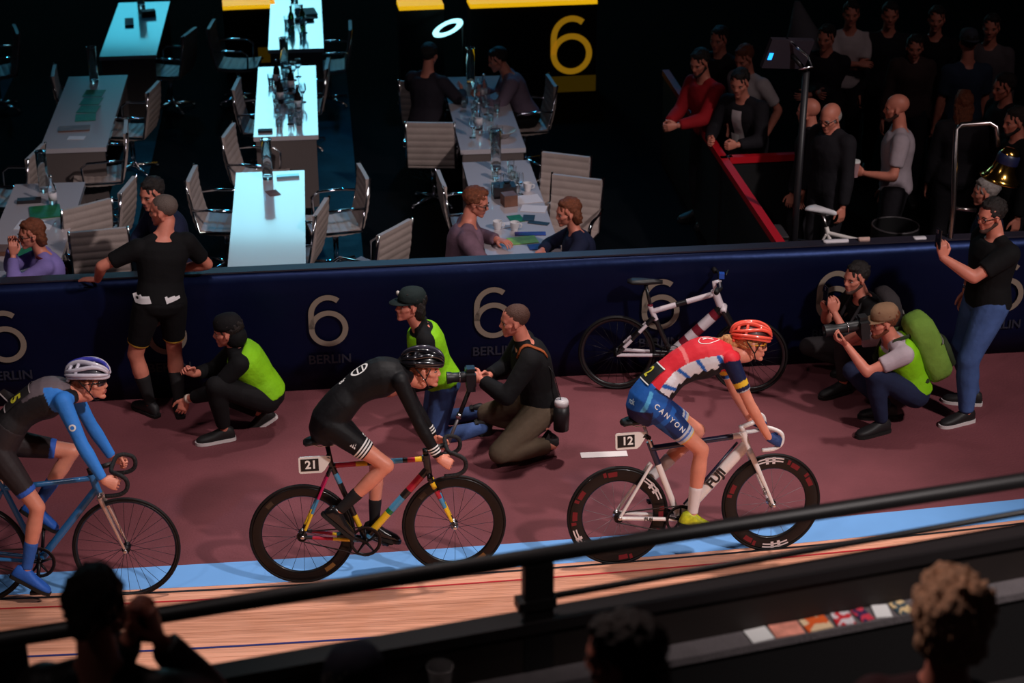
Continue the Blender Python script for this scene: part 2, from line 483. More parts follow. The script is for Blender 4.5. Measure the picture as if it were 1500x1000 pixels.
    def garment(s, name, m, torso=None, arm=None, leg=None, infl=.012, colf=None, sides='LR', arm0=0.0, leg0=0.0, neck=False, smooth=5, q=None, label=None):
        mb = MB()
        if torso: s.torso(mb, infl, *torso)
        tan1 = (s.bez(1.0) - s.bez(0.9)).normalized()
        for sd in sides:
            if arm is not None:
                if torso:
                    mb.rcone(s.nb - tan1 * .05, s.sh[sd], .050 * s.k + infl * .8, .050 * s.k * s.b + infl)
                    mb.rcone(s.nb + (s.sh[sd] - s.nb) * .34 + tan1 * .004, s.nb + (s.sh[sd] - s.nb) * .62, .040 * s.k + infl * .9, .040 * s.k + infl)
                if arm > 0: s.limb(mb, 'arm', sd, arm0, arm, infl)
            if leg is not None: s.limb(mb, 'leg', sd, leg0, leg, infl)
        if neck:
            mb.rcone(s.nb - tan1 * .03, s.nb + (s.head - s.nb) * .30, .066 * s.k, .062 * s.k, 14, 'round', 'flat')
        vs, fs = remesh(mb, q or s.q, smooth)
        me = raw_mesh(name, vs, fs, [m], None, colf(vs) if colf else None)
        o = place(bpy.data.objects.new(name, me), s.root)
        if label: o['label'] = label
        s.g = getattr(s, 'g', {}); s.g[name] = o
        return o
    def shoes(s, m, sole=None, name='shoe', L=1.0):
        for sd in 'LR':
            f = V(s.J.get('fd' + sd, (1, (.15 if sd == 'L' else -.15), 0))).normalized()
            fu = V(s.J.get('fu' + sd, (0, 0, 1))); fu = (fu - f * fu.dot(f)).normalized()
            lat = fu.cross(f); o = s.an[sd] - fu * .088 * s.k
            mb = MB(); rr = []; k = s.k * (0.92 if s.fem else 1.0) * L
            st = ((-.075, .012, .045), (-.065, .028, .085), (-.03, .036, .108), (.01, .038, .106), (.05, .040, .085), (.09, .044, .068), (.14, .047, .055), (.18, .042, .045), (.205, .028, .034), (.214, .010, .022))
            for x, w, h in st:
                row = []
                for i in range(14):
                    a = 2*math.pi*i/14; ca, sa = math.cos(a), math.sin(a)
                    y = w * (abs(ca)**.7) * (1 if ca >= 0 else -1)
                    z = h * .5 + h * .5 * (abs(sa)**(.5 if sa < 0 else .9)) * (1 if sa >= 0 else -1) + .012
                    row.append(o + f * x * k + lat * y * k + fu * z * k)
                rr.append(row)
            mb.rings(rr)
            sh = obj(name, mb, m, s.root)
            sm = MB(); ring0 = []; ring1 = []
            for x, w in ((-.080, .018), (-.07, .032), (-.03, .039), (.05, .043), (.10, .047), (.14, .050), (.18, .045), (.21, .030), (.222, .010)):
                ring0.append((x, w))
            out = [(x, w) for x, w in ring0] + [(x, -w) for x, w in reversed(ring0)]
            sm.rings([[o + f * x * k + lat * y * k + fu * z for x, y in out] for z in (0.0, .024 * k)])
            obj('sole', sm, sole or mat('sole_dark', rgb(20, 18, 18), .7), sh, angle=40)
    def hair(s, style='short', m=None, seed=0):
        m = m or s.hairm
        mb = MB()
        if style == 'buzz': mb.ell((-.020, 0, .038), (.099, .0775, .0855), nu=28, nv=18)
        elif style == 'bald': return
        elif style == 'tousled':
            mb.ell((-.030, 0, .040), (.108, .098, .100), nu=30, nv=20); mb.ell((-.05, 0, -.03), (.075, .088, .06)); mb.ell((.02, .01, .10), (.06, .07, .04))
            for i in range(70):
                a = i * 2.4; h_ = -.05 + .17 * ((i * 7 % 29) / 29); e_ = math.sqrt(max(.15, 1 - ((h_ - .04) / .105)**2)); mb.rcone((-.03 + .095*e_*math.cos(a), .085*e_*math.sin(a), h_ + .015), (-.03 + .112*e_*math.cos(a + .35), .102*e_*math.sin(a + .35), h_ - .012), .015, .006, 8)
        elif style == 'ring': mb.ell((-.026, 0, -.004), (.092, .0795, .062), nu=26, nv=14)
        else:
            mb.ell((-.026, 0, .043), (.101, .0835, .091), nu=30, nv=20)
            mb.ell((.018, .012, .098), (.055, .055, .030), nu=18, nv=12)
        if style in ('long', 'bob'):
            low = -.19 if style == 'long' else -.10
            mb.rings([[V((-.055 + .055*math.cos(a)*sc + dx, .088*math.sin(a)*sc, z)) for a in [2*math.pi*i/18 for i in range(18)]]
                      for z, sc, dx in ((.06, .9, 0), (0, 1.0, 0), (low*.5, 1.0, -.005), (low, .8, -.01))])
        if style in ('pony', 'bun'):
            mb.ell((-.125, 0, .0), (.045, .04, .04))
            if style == 'pony':
                mb.rcone((-.11, 0, -.005), (-.165, -.01, .005), .040, .046); mb.rcone((-.165, -.01, .005), (-.215, -.01, -.050), .042, .030); mb.rcone((-.20, -.01, -.04), (-.19, -.015, -.11), .032, .012); mb.rcone((-.20, 0, .0), (-.27, .01, -.005), .02, .004)
        if style == 'lowpony':
            mb.rcone((-.09, 0, -.035), (-.135, .0, -.055), .032, .026); mb.rcone((-.135, 0, -.055), (-.17, 0, -.12), .024, .008)
        vs, fs = remesh(mb, .007 if s.lod == 0 else .010, 2)
        amp = .0015 if style == 'buzz' else (.0085 if style != 'ring' else .003)
        vs = np.array([tuple(V(p) + V(p).normalized() * (noise.noise(V(p) * 55 + V((seed, 0, 0))) * amp + noise.noise(V((p[0]*26, p[1]*120, p[2]*26 + seed))) * amp * 1.3)) for p in vs])
        R = np.array(s.HM); vs = vs @ R[:3, :3].T + R[:3, 3]
        return place(bpy.data.objects.new('hair', raw_mesh('hair', vs, fs, [m])), s.root)
    def headpart(s, name, mb, m, smooth=True, parent=None):
        mb.v = [tuple(s.HM @ V(p)) for p in mb.v]
        return obj(name, mb, m, parent or s.root, smooth)
    def beard(s, m=None):
        mb = MB()
        for sg in (-1, 1):
            mb.rcone((.000, sg*.056, -.045), (.066, sg*.016, -.099), .020, .020)
        mb.ell((.076, 0, -.098), (.024, .028, .020)); mb.rcone((.086, -.018, -.050), (.086, .018, -.050), .006, .006)
        vs, fs = remesh(mb, .006, 2); R = np.array(s.HM)
        place(bpy.data.objects.new('beard', raw_mesh('beard', vs @ R[:3, :3].T + R[:3, 3], fs, [m or s.hairm])), s.root)
    def cap(s, m, brim=True, back=False):
        mb = MB()
        mb.rings([[V((-.014 + .106*r*math.cos(a), .085*r*math.sin(a), z)) for a in [2*math.pi*i/24 for i in range(24)]]
                  for r, z in ((1.0, .035), (1.01, .06), (.95, .095), (.75, .125), (.4, .138), (.08, .142))])
        o = s.headpart('cap', mb, m)
        if brim:
            b = MB(); d = -1 if back else 1
            ring = []
            for z in (.036, .043):
                ring.append([V((-.014 + d*(.098*math.cos(a) + (.075*max(0, math.cos(a))**.6)), .082*math.sin(a), z - .012*max(0, math.cos(a)))) for a in [math.pi*(i/15 - .5) for i in range(16)]])
            b.rings(ring); s.headpart('brim', b, m, parent=o)
        return o
    def glasses(s, m, lensm=None, sport=False):
        mb = MB()
        if sport:
            pts = [(0.088 - .03*abs(y/.065)**2, y, .004) for y in [(-.065 + .13*i/12) for i in range(13)]]
            l = MB(); l.rings([[V((x + dx, y, z + dz)) for dx, dz in ((.010, .016), (.013, .016), (.012, -.016), (.009, -.016))] for x, y, z in pts])
            o = s.headpart('glasses', l, lensm or m)
            for sg in (-1, 1):
                a = MB(); a.tube([(.072, sg*.066, .012), (.03, sg*.078, .010), (-.02, sg*.082, .004)], .0035, 6); s.headpart('temple_arm', a, m, parent=o)
            f = MB(); f.tube([(x + .012, y, z + .017) for x, y, z in pts], .0035, 6); s.headpart('glasses_frame', f, m, parent=o)
            return o
        for sg in (-1, 1):
            mb.tube([(.098 - .012*(abs(math.cos(a))), sg*.033 + .023*math.cos(a), -.001 + .018*math.sin(a)) for a in [2*math.pi*i/14 for i in range(14)]], .0030, 6, closed=True)
            mb.tube([(.090, sg*.056, .006), (.03, sg*.078, .008), (-.01, sg*.080, .004)], .003, 6)
        mb.tube([(.100, -.010, .004), (.102, 0, .006), (.100, .010, .004)], .003, 6)
        return s.headpart('glasses', mb, m)
    def bvh(s, o):
        me = o.data
        return BVHTree.FromPolygons([v.co for v in me.vertices], [tuple(p.vertices) for p in me.polygons])
    def decal(s, name, mb2d, m, target, origin, xd, yd, off=.003, sub=False):
        """project a flat outline (x, y) onto the target garment"""
        t = target if isinstance(target, BVHTree) else s.bvh(target)
        xd = V(xd).normalized(); yd = V(yd); yd = (yd - xd * yd.dot(xd)).normalized(); nn = xd.cross(yd)
        origin = V(origin); vs = []
        for p in mb2d[0]:
            q = origin + xd * p[0] + yd * p[1]
            hit = t.ray_cast(q + nn * .5, -nn)
            vs.append(tuple((hit[0] + nn * off) if hit[0] is not None else q))
        me = bpy.data.meshes.new(name); me.from_pydata(vs, [], mb2d[1]); me.materials.append(m)
        me.polygons.foreach_set('use_smooth', [True] * len(me.polygons))
        parent = s.root
        return place(bpy.data.objects.new(name, me), parent)
def grid2d(w, h, nx=8, ny=5):
    vs = [(-w/2 + w*i/nx, -h/2 + h*j/ny, 0) for j in range(ny + 1) for i in range(nx + 1)]
    fs = [(j*(nx+1)+i, j*(nx+1)+i+1, (j+1)*(nx+1)+i+1, (j+1)*(nx+1)+i) for j in range(ny) for i in range(nx)]
    return vs, fs
def ring2d(r0, r1, a0=0, a1=360, n=32, sx=1.0):
    vs = []; fs = []
    for i in range(n + 1):
        a = math.radians(a0 + (a1 - a0) * i / n)
        vs += [(r0*math.cos(a)*sx, r0*math.sin(a), 0), (r1*math.cos(a)*sx, r1*math.sin(a), 0)]
        if i: fs.append((2*i-2, 2*i-1, 2*i+1, 2*i))
    return vs, fs
# ------------------------------------------------------------------ the hall: floor, track, barrier
AX = math.radians(6.3)
U = V((math.cos(AX), math.sin(AX), 0)); W = V((-math.sin(AX), math.cos(AX), 0))   # along the barrier / away from it
def fitcurve(pix, z=0.0, deg=2):
    pts = [P(x, y, z) for x, y in pix]
    return np.polyfit([p.x for p in pts], [p.y for p in pts], deg)
blue_in = fitcurve([(0, 845), (150, 832), (300, 822), (560, 809), (820, 793), (1010, 777), (1200, 758), (1500, 730)])
blue_out = fitcurve([(0, 872), (200, 863), (300, 858), (480, 849), (820, 826), (1200, 792), (1500, 761)])
XS = [-9 + 0.3 * i for i in range(64)]
def cy(c, x): return float(np.polyval(c, x))
def out_pt(x, d, bank=13.0):
    """point d metres up the banked boards from the outer edge of the blue band"""
    y = cy(blue_out, x); dy = (cy(blue_out, x + .01) - cy(blue_out, x - .01)) / .02
    n = V((dy, -1, 0)).normalized()
    b = math.radians(bank)
    p = V((x, y, 0)) + n * (d * math.cos(b)); p.z = d * math.sin(b)
    return p
m_apron = mat('apron_floor', rgb(112, 60, 66), .75, var=.16, vscale=1.6, bump=.25, bscale=60, spec=.3)
m_black = mat('hall_floor', rgb(9, 9, 11), .95, var=.2, vscale=2, spec=.04)
m_blue = mat('blue_band', rgb(108, 164, 226), .6, var=.05, vscale=3)
# barrier line on the ground (face of the padded fence)
B0 = P(0, 418, 1.0) ; B1 = P(1500, 349, 1.0)
bd = (B1 - B0).normalized(); bn = V((bd.y, -bd.x, 0))      # bn points to the camera
def bar_pt(x, off=0.0, z=0.0):
    p = B0 + bd * ((x - B0.x) / bd.x) + bn * off
    return V((p.x, p.y, z))
fl = MB()
rr = [[V((x, cy(blue_in, x), 0)) for x in XS], [bar_pt(x, -.1) for x in XS]]
n = len(XS)
fl.add(rr[0] + rr[1], [(i, i + 1, n + i + 1, n + i) for i in range(n - 1)])
struct(obj('floor', fl, m_apron))
fb = MB(); fb.add([V((x, cy(blue_in, x), .001)) for x in XS] + [V((x, cy(blue_out, x), .001)) for x in XS], [(i, n + i, n + i + 1, i + 1) for i in range(n - 1)])
struct(obj('floor_blue_band', fb, m_blue))
# infield
inf = MB(); q0 = bar_pt(-14, -.1); q1 = bar_pt(14, -.1)
inf.add([q0, q1, q1 + W * 40, q0 + W * 40], [(0, 1, 2, 3)])
struct(obj('floor_infield', inf, m_black))
m_carpet = mat('infield_carpet', rgb(18, 66, 84), .95, spec=.1, var=.2, vscale=3, bump=.2)
for xo, wd in ((-1.30, .46), (-3.35, .34), (-5.25, .40)):
    cp = MB(); a = bar_pt(xo, -.16, .003)
    cp.box((-wd/2, 0, 0), (wd/2, 9.0, .006), at(frame(U, (0, 0, 1)), a))
    struct(obj('floor_carpet', cp, m_carpet, smooth=False))
# timber boards of the track
track = MB()
track.add([out_pt(x, 0) - V((0, 0, .06)) for x in XS] + [out_pt(x, 4.7) - V((0, 0, .06)) for x in XS], [(i, n + i, n + i + 1, i + 1) for i in range(n - 1)])
def wood_mat(name, base):
    m = mat(name, base, .5, spec=.4)
    nt = m.node_tree; b = nt.nodes['Principled BSDF']
    tc = nt.nodes.new('ShaderNodeTexCoord'); mp = nt.nodes.new('ShaderNodeMapping')
    mp.inputs['Scale'].default_value = (1.4, 30, 30)
    nt.links.new(tc.outputs['Object'], mp.inputs[0])
    ns = nt.nodes.new('ShaderNodeTexNoise'); ns.inputs['Scale'].default_value = 2.0; ns.inputs['Detail'].default_value = 6
    nt.links.new(mp.outputs[0], ns.inputs['Vector'])
    oi = nt.nodes.new('ShaderNodeObjectInfo')
    ad = nt.nodes.new('ShaderNodeMath'); ad.operation = 'MULTIPLY_ADD'
    nt.links.new(oi.outputs['Random'], ad.inputs[0]); ad.inputs[1].default_value = .35; nt.links.new(ns.outputs['Fac'], ad.inputs[2])
    cr = nt.nodes.new('ShaderNodeValToRGB')
    cr.color_ramp.elements[0].position = .35; cr.color_ramp.elements[0].color = (base[0]*.55, base[1]*.48, base[2]*.42, 1)
    cr.color_ramp.elements[1].position = .85; cr.color_ramp.elements[1].color = (*base, 1)
    nt.links.new(ad.outputs[0], cr.inputs[0]); nt.links.new(cr.outputs[0], b.inputs['Base Color'])
    return m
m_wood = wood_mat('track_timber', rgb(238, 170, 140))
tr = struct(obj('floor_track', track, mat('timber_under', rgb(70, 48, 36), .8)))
PW = .058
for i in range(80):
    d0, d1 = i * PW + .001, (i + 1) * PW - .0012
    mb = MB(); h = random.uniform(0, .0012)
    top = [[out_pt(x, d) + V((0, 0, h)) for x in XS] for d in (d0, d1)]
    bot = [[p - V((0, 0, .03)) for p in r] for r in top]
    vs = top[0] + top[1] + bot[0] + bot[1]
    fs = []
    for k in range(n - 1):
        fs += [(k, n+k, n+k+1, k+1), (2*n+k, k, k+1, 2*n+k+1), (n+k, 3*n+k, 3*n+k+1, n+k+1)]
    mb.add(vs, fs)
    obj('plank', mb, m_wood, tr, smooth=False)
def track_line(name, pix, m, w):
    # find the board distance whose projection passes the pixel, then follow the curve
    mb = MB(); best = None
    for s in range(0, 460):
        d = s * .01
        e = 0
        for (px, py) in pix:
            r = None
            x = P(px, py, d * .22).x
            q = PIX(out_pt(x, d)); e += abs(q[1] - py)
        if best is None or e < best[0]: best = (e, d)
    d = best[1]
    mb.add([out_pt(x, d) + V((0, 0, .0035)) for x in XS] + [out_pt(x, d + w) + V((0, 0, .0035)) for x in XS], [(i, n + i, n + i + 1, i + 1) for i in range(n - 1)])
    return struct(obj(name, mb, m))
track_line('trim_1', [(250, 866), (820, 832), (1100, 806)], mat('line_black', rgb(30, 24, 26), .6), .030)
track_line('trim_2', [(100, 897), (650, 856), (1000, 829), (1400, 788)], mat('line_red', rgb(190, 30, 40), .6), .022)
track_line('trim_3', [(50, 966), (300, 947), (600, 922), (850, 898)], mat('line_navy', rgb(30, 40, 110), .6), .026)
# white dash on the apron
a = P(851, 668, .003); b = P(919, 665, .003)
mb = MB(); dd = (b - a).normalized(); mb.box((0, -.03, 0), ((b - a).length, .05, .003), at(frame(dd, (0, 0, 1)), a))
struct(obj('trim_4', mb, mat('line_white', rgb(225, 215, 215), .6), smooth=False))
# padded barrier: fabric cover over a rail, rounded top
m_navy = mat('barrier_fabric', rgb(8, 11, 34), .38, var=.2, vscale=1.2, bump=.25, bscale=5, spec=.5)
prof = [(0.0, 0.0), (0.015, .25), (.02, .6), (.03, .82), (.025, .93), (0, .985), (-.04, 1.0), (-.10, 1.0), (-.14, .98), (-.15, .9), (-.15, 0)]
BX = [-6.2 + i * .31 for i in range(41)]
wall = MB()
wall.rings([[bar_pt(x, o + .006 * math.sin(x * 2.1 + z * 3) * (1 if 0 < z < .95 else 0), z) for o, z in prof] for x in BX])
barrier = struct(obj('wall_barrier', wall, m_navy))
m_navy.node_tree.nodes['Principled BSDF'].inputs['Specular Tint'].default_value = (.22, .36, 1, 1)
m_cap = mat('barrier_cap', rgb(40, 36, 48), .5)
cap_ = MB(); cap_.rings([[bar_pt(x, o, z) for o, z in ((-.02, 1.0), (-.02, 1.012), (-.13, 1.012), (-.13, 1.0))] for x in BX])
struct(obj('trim_5', cap_, m_cap, smooth=False))
m_logo = mat('barrier_print', rgb(128, 114, 102), .6)
def six(mb, c, xd, yd, h, nn, t=.0):
    """numeral six drawn as a stroke: ring with a stem curving up to the right"""
    R = h * .30; w = h * .050
    ringp = [c + xd * (R * math.cos(a)) + yd * (R * math.sin(a) - h * .5 + R + w) for a in [2*math.pi*i/36 for i in range(36)]]
    stem = []
    for i in range(13):
        u = i / 12; a = math.radians(180 - 128 * u)
        stem.append((R * math.cos(a), h * .12 + (h * .5 - h * .12 - w) * math.sin(a)))
    stemp = [c + xd * (-R) + yd * (-h * .5 + R + w)] + [c + xd * x + yd * y for x, y in stem]
    for ps, cl in ((ringp, True), (stemp, False)):
        N = len(ps); L = []; Rr = []
        for i in range(N):
            p0 = ps[(i - 1) % N] if (cl or i) else ps[0]; p1 = ps[(i + 1) % N] if (cl or i < N - 1) else ps[-1]
            t_ = (p1 - p0).normalized(); s_ = t_.cross(nn).normalized()
            L.append(ps[i] + s_ * w); Rr.append(ps[i] - s_ * w)
        mb.add(L + Rr, [(i, (i + 1) % N, N + (i + 1) % N, N + i) for i in range(N if cl else N - 1)])
for px, py in ((-8, 512), (235, 495), (478, 474), (722, 455), (968, 446), (1222, 428), (1470, 412)):
    x = P(px, py, .62).x
    c = bar_pt(x, .041, .60)
    mb = MB(); six(mb, c, bd, V((0, 0, 1)), .43, bn)
    o = obj('numeral_six', mb, m_logo, barrier, smooth=False)
    text_obj('lettering', 'BERLIN', .105, mat('barrier_print_dim', rgb(34, 36, 50), .6), barrier, c - V((0, 0, .33)) - bn * .008, bd, V((0, 0, 1)), .002)
# ------------------------------------------------------------------ bicycles
RUB = mat('tyre_rubber', rgb(14, 12, 13), .6, spec=.3)
CARB = mat('carbon_black', rgb(11, 9, 10), .35, coat=.15, spec=.3)
STEEL = mat('bright_steel', rgb(200, 195, 195), .25, 1.0)
CHROME = mat('chrome', rgb(225, 225, 230), .08, 1.0)
DARKM = mat('dark_metal', rgb(40, 38, 40), .4, .8)
def spline(pts, n=5):
    pts = [V(p) for p in pts]; out = []
    for i in range(len(pts) - 1):
        p0 = pts[max(0, i-1)]; p1 = pts[i]; p2 = pts[i+1]; p3 = pts[min(len(pts)-1, i+2)]
        for k in range(n):
            t = k / n
            out.append(.5 * (2*p1 + (p2 - p0)*t + (2*p0 - 5*p1 + 4*p2 - p3)*t*t + (3*p1 - p0 - 3*p2 + p3)*t**3))
    return out + [pts[-1]]
def lathe_ring(prof, n=72):
    mb = MB(); mb.lathe(prof, n, axis='y', closed=True); 
    return mb
def arc_patch(r0, r1, a0, a1, y, n=10):
    vs = []; fs = []
    for i in range(n + 1):
        a = math.radians(a0 + (a1 - a0) * i / n)
        vs += [(r0*math.cos(a), y, r0*math.sin(a)), (r1*math.cos(a), y, r1*math.sin(a))]
        if i: fs.append((2*i-2, 2*i-1, 2*i+1, 2*i))
    return vs, fs
def wheel(parent, c, R, depth, rim_m, spokes=20, hub_m=None, marks=None, tyre_w=.012, flip=1, spoke_m=None):
    """rim is the part; tyre, hub, spokes and printed marks are its sub-parts"""
    ri = R - depth; t = tyre_w
    prof = [(ri, 0.004), (ri + .010, .009), (R - .026, .0115), (R - .018, .010), (R - .018, -.010), (R - .026, -.0115), (ri + .010, -.009), (ri, -.004)]
    rim = obj('wheel_rim', lathe_ring(prof), rim_m, parent)
    rim.location = c
    ty = lathe_ring([(R - .011 + .011*math.cos(a), t*math.sin(a)) for a in [2*math.pi*i/10 for i in range(10)]])
    obj('tyre', ty, RUB, rim)
    h = MB(); h.lathe([(.006, -.058), (.012, -.055), (.013, -.035), (.026, -.032), (.026, -.026), (.014, -.022), (.014, .022), (.026, .026), (.026, .032), (.013, .035), (.012, .055), (.006, .058)], 20, axis='y')
    obj('hub', h, hub_m or DARKM, rim)
    sp = MB()
    for i in range(spokes):
        a = 2*math.pi*i/spokes; sd = 1 if i % 2 else -1
        b = a + (.35 if (i // 2) % 2 else -.35)
        sp.tube([(.026*math.cos(b), sd*.028, .026*math.sin(b)), ((ri + .003)*math.cos(a), sd*.002, (ri + .003)*math.sin(a))], .0014, 4)
    obj('spokes', sp, spoke_m or DARKM, rim)
    for kind, r0, r1, a0, a1, m in (marks or []):
        mb = MB()
        for sy in (-1, 1):
            vs, fs = arc_patch(r0, r1, a0, a1, sy*.0125); mb.add(vs, fs)
        obj(kind, mb, m, rim, smooth=False)
    return rim
def seg_tube(name, a, b, r, mats, parent, cuts=None, flat=1.0, n=14, r2=None):
    """straight tube whose paint changes at the given fractions"""
    a = V(a); b = V(b); cuts = [0] + list(cuts or []) + [1]
    pts = []; mis = []
    rs = []
    for i, (c0, c1) in enumerate(zip(cuts[:-1], cuts[1:])):
        pts += [a + (b - a) * c0, a + (b - a) * (c1 - 1e-4)]; mis += [i, i]
    for p in pts: 
        f = (p - a).length / (b - a).length; rs.append(r + ((r2 or r) - r) * f)
    mb = MB(); mb.tube(pts, rs, n, mis=mis, flat=flat, up=(1, 0, .3))
    return obj(name, mb, mats if isinstance(mats, list) else [mats], parent, angle=50)
G = dict(bb=(.395, 0, .275), st=(.185, 0, .80), ht=(.775, 0, .815), hb=(.812, 0, .690), R=.335, wb=.965)
def track_bike(name, label, M, style, crank_deg, steer_bar='drop', geo=None):
    """x forward, y left, z up; origin on the floor below the rear hub"""
    g = dict(G); g.update(geo or {})
    r = thing(name, label, 'bicycle'); r.matrix_world = M
    R = g['R']; wb = g['wb']; bb = V(g['bb']); st = V(g['st']); ht = V(g['ht']); hb = V(g['hb'])
    S = style; P1 = S['paint']
    rear = V((0, 0, R)); front = V((wb, 0, R))
    wheel(r, rear, R, S['depth'][0], S['rim'], S.get('spokes', 20), S.get('hub'), S.get('marks'), spoke_m=S.get('spoke_m')).rotation_euler = (0, math.radians(-S.get('rear_turn', 0)), 0)
    wheel(r, front, R, S['depth'][1], S['rim'], S.get('spokes', 20), S.get('hub'), S.get('marks'), spoke_m=S.get('spoke_m'))
    k = S['k']
    fr = seg_tube('down_tube', hb + (ht - hb) * .25, bb, S.get('down_r', .024 * k), P1['down'][0], r, P1['down'][1], flat=S.get('flat', 1))
    fr.name = 'frame_down_tube'
    seg_tube('frame_top_tube', ht - (ht - hb) * .2, st - V((0, 0, .02)), .017 * k, P1['top'][0], r, P1['top'][1])
    seg_tube('frame_seat_tube', st + (st - bb).normalized() * .03, bb, .018 * k, P1['seat'][0], r, P1['seat'][1], flat=S.get('flat', 1))
    seg_tube('frame_head_tube', ht, hb, .024, P1['head'][0], r, P1['head'][1])
    for s in (-1, 1):
        seg_tube('frame_seat_stay', st - V((0, 0, S.get('stay_drop', .03))) + V((0, s*.018, 0)), rear + V((.0, s*.058, 0)), .0095 * k, P1['stay'][0], r, P1['stay'][1], n=10)
        seg_tube('frame_chain_stay', bb + V((-.02, s*.030, 0)), rear + V((.005, s*.058, 0)), .012 * k, P1['chain'][0], r, P1['chain'][1], n=10)
        cr = hb + (hb - ht).normalized() * .02 + V((.004, s*.045, 0))
        seg_tube('fork_blade', cr, front + V((0, s*.056, 0)), .017 * k, P1['fork'][0], r, P1['fork'][1], n=10, r2=.009 * k, flat=.7)
        d = MB(); d.lathe([(.014, -.004), (.016, 0), (.014, .004)], 14, at(Matrix.Identity(4), (0, 0, 0)), axis='y')
        for c in (rear, front):
            mb = MB(); mb.lathe([(.004, -.010), (.011, -.010), (.014, -.004), (.014, .004), (.005, .010)], 14, Matrix.Translation(c + V((0, s*.064, 0))), axis='y')
            obj('axle_nut', mb, STEEL, r)
    mb = MB(); cr = hb + (hb - ht).normalized() * .02
    mb.tube([cr + V((.004, -.05, -.008)), cr + V((.004, -.02, .012)), cr + V((.004, .02, .012)), cr + V((.004, .05, -.008))], .018, 10)
    obj('fork_crown', mb, P1['fork'][0][0] if isinstance(P1['fork'][0], list) else P1['fork'][0], r)
    # bottom bracket, chainring, cranks, pedals, chain
    mb = MB(); mb.lathe([(.021, -.036), (.022, 0), (.021, .036)], 16, Matrix.Translation(bb), axis='y'); obj('bottom_bracket', mb, DARKM, r)
    cy_ = -.048
    cmb = lathe_ring([(.092, -.002), (.098, -.003), (.098, .003), (.092, .002), (.080, .002), (.080, -.002)], 48)
    for i in range(5):
        a = 2*math.pi*i/5 + .3
        cmb.tube([(.012*math.cos(a), 0, .012*math.sin(a)), (.084*math.cos(a), 0, .084*math.sin(a))], [.010, .006], 6)
    cmb.lathe([(.002, -.008), (.018, -.008), (.020, .008), (.002, .008)], 16, axis='y')
    o = obj('chainring', cmb, S.get('crank', DARKM), r); o.location = bb + V((0, cy_, 0))
    ped = {}
    for s, off in ((-1, 0), (1, 180)):
        a = math.radians(crank_deg + off); e = bb + V((.168*math.cos(a), s*.070, .168*math.sin(a)))
        mb = MB(); mb.tube([bb + V((0, s*.058, 0)), bb + (e - bb) * .5 + V((0, s*.030, 0)), e], [.014, .011, .010], 8); obj('crank_arm', mb, S.get('crank', DARKM), r)
        mb = MB(); c = e + V((0, s*.045, 0)); mb.box((-.035, -.03, -.008), (.035, .03, .008), Matrix.Translation(c)); mb.tube([e, c], .007, 8)
        obj('pedal', mb, DARKM, r, angle=40)
        ped[s] = c
    sp = MB(); sp.lathe([(.004, -.004), (.032, -.003), (.032, .003), (.004, .004)], 18, axis='y'); o = obj('sprocket', sp, DARKM, r); o.location = rear + V((0, cy_, 0))
    ch = MB()
    pts = []
    for i in range(13):
        a = math.radians(96 - 192 * i / 12); pts.append(bb + V((.098*math.cos(a), cy_, .098*math.sin(a))))
    for i in range(9):
        a = math.radians(264 - 168 * i / 8); pts.append(rear + V((.033*math.cos(a), cy_, .033*math.sin(a))))
    ch.tube(pts, .0048, 6, closed=True, flat=.8); obj('chain', ch, mat('chain_steel', rgb(60, 52, 50), .4, .9), r)
    # seat post, saddle
    sad = V(g.get('sad', (.115, 0, .985)))
    mb = MB(); mb.tube([st - (st - bb).normalized() * .02, sad + V((.012, 0, -.045))], .0145 * k, 12, flat=S.get('flat', 1)); obj('seatpost', mb, S['post'], r)
    sm = MB(); rr = []
    for x, w, h in ((-.135, .03, .012), (-.12, .062, .02), (-.08, .070, .024), (-.02, .052, .026), (.04, .028, .026), (.10, .020, .024), (.135, .014, .018), (.142, .004, .008)):
        rr.append([sad + V((x, w*math.cos(a), h*math.sin(a) - .02 - (.01 if x < -.1 else 0))) for a in [2*math.pi*i/14 for i in range(14)]])
    sm.rings(rr); so = obj('saddle', sm, mat('saddle_black', rgb(22, 20, 22), .5), r)
    mb = MB()
    for s in (-1, 1): mb.tube([sad + V((-.10, s*.03, -.03)), sad + V((-.04, s*.022, -.055)), sad + V((.05, s*.022, -.055)), sad + V((.10, s*.012, -.03))], .0035, 6)
    obj('saddle_rail', mb, STEEL, so)
    # stem and bars
    top = ht + (ht - hb).normalized() * .03
    clamp = top + V((.085 + g.get('stem_x', 0), 0, g.get('stem_z', .005)))
    mb = MB(); mb.tube([ht, top + (ht - hb).normalized() * .012], .018, 12); mb.tube([top, clamp], .016, 12); obj('stem', mb, S['stem'], r)
    bar = MB(); w = g.get('barw', .195)
    for s in (-1, 1):
        pts = [clamp, clamp + V((0, s*.06, 0)), clamp + V((.01, s*(w - .05), 0)), clamp + V((.05, s*(w - .015), -.006)), clamp + V((.095, s*w, -.03)), clamp + V((.108, s*w, -.07)),
               clamp + V((.092, s*(w + .004), -.11)), clamp + V((.045, s*(w + .006), -.132)), clamp + V((-.03, s*(w + .008), -.135))]
        bar.tube(spline(pts, 5), .0135, 10)
    obj('handlebar', bar, S['bar'], r)
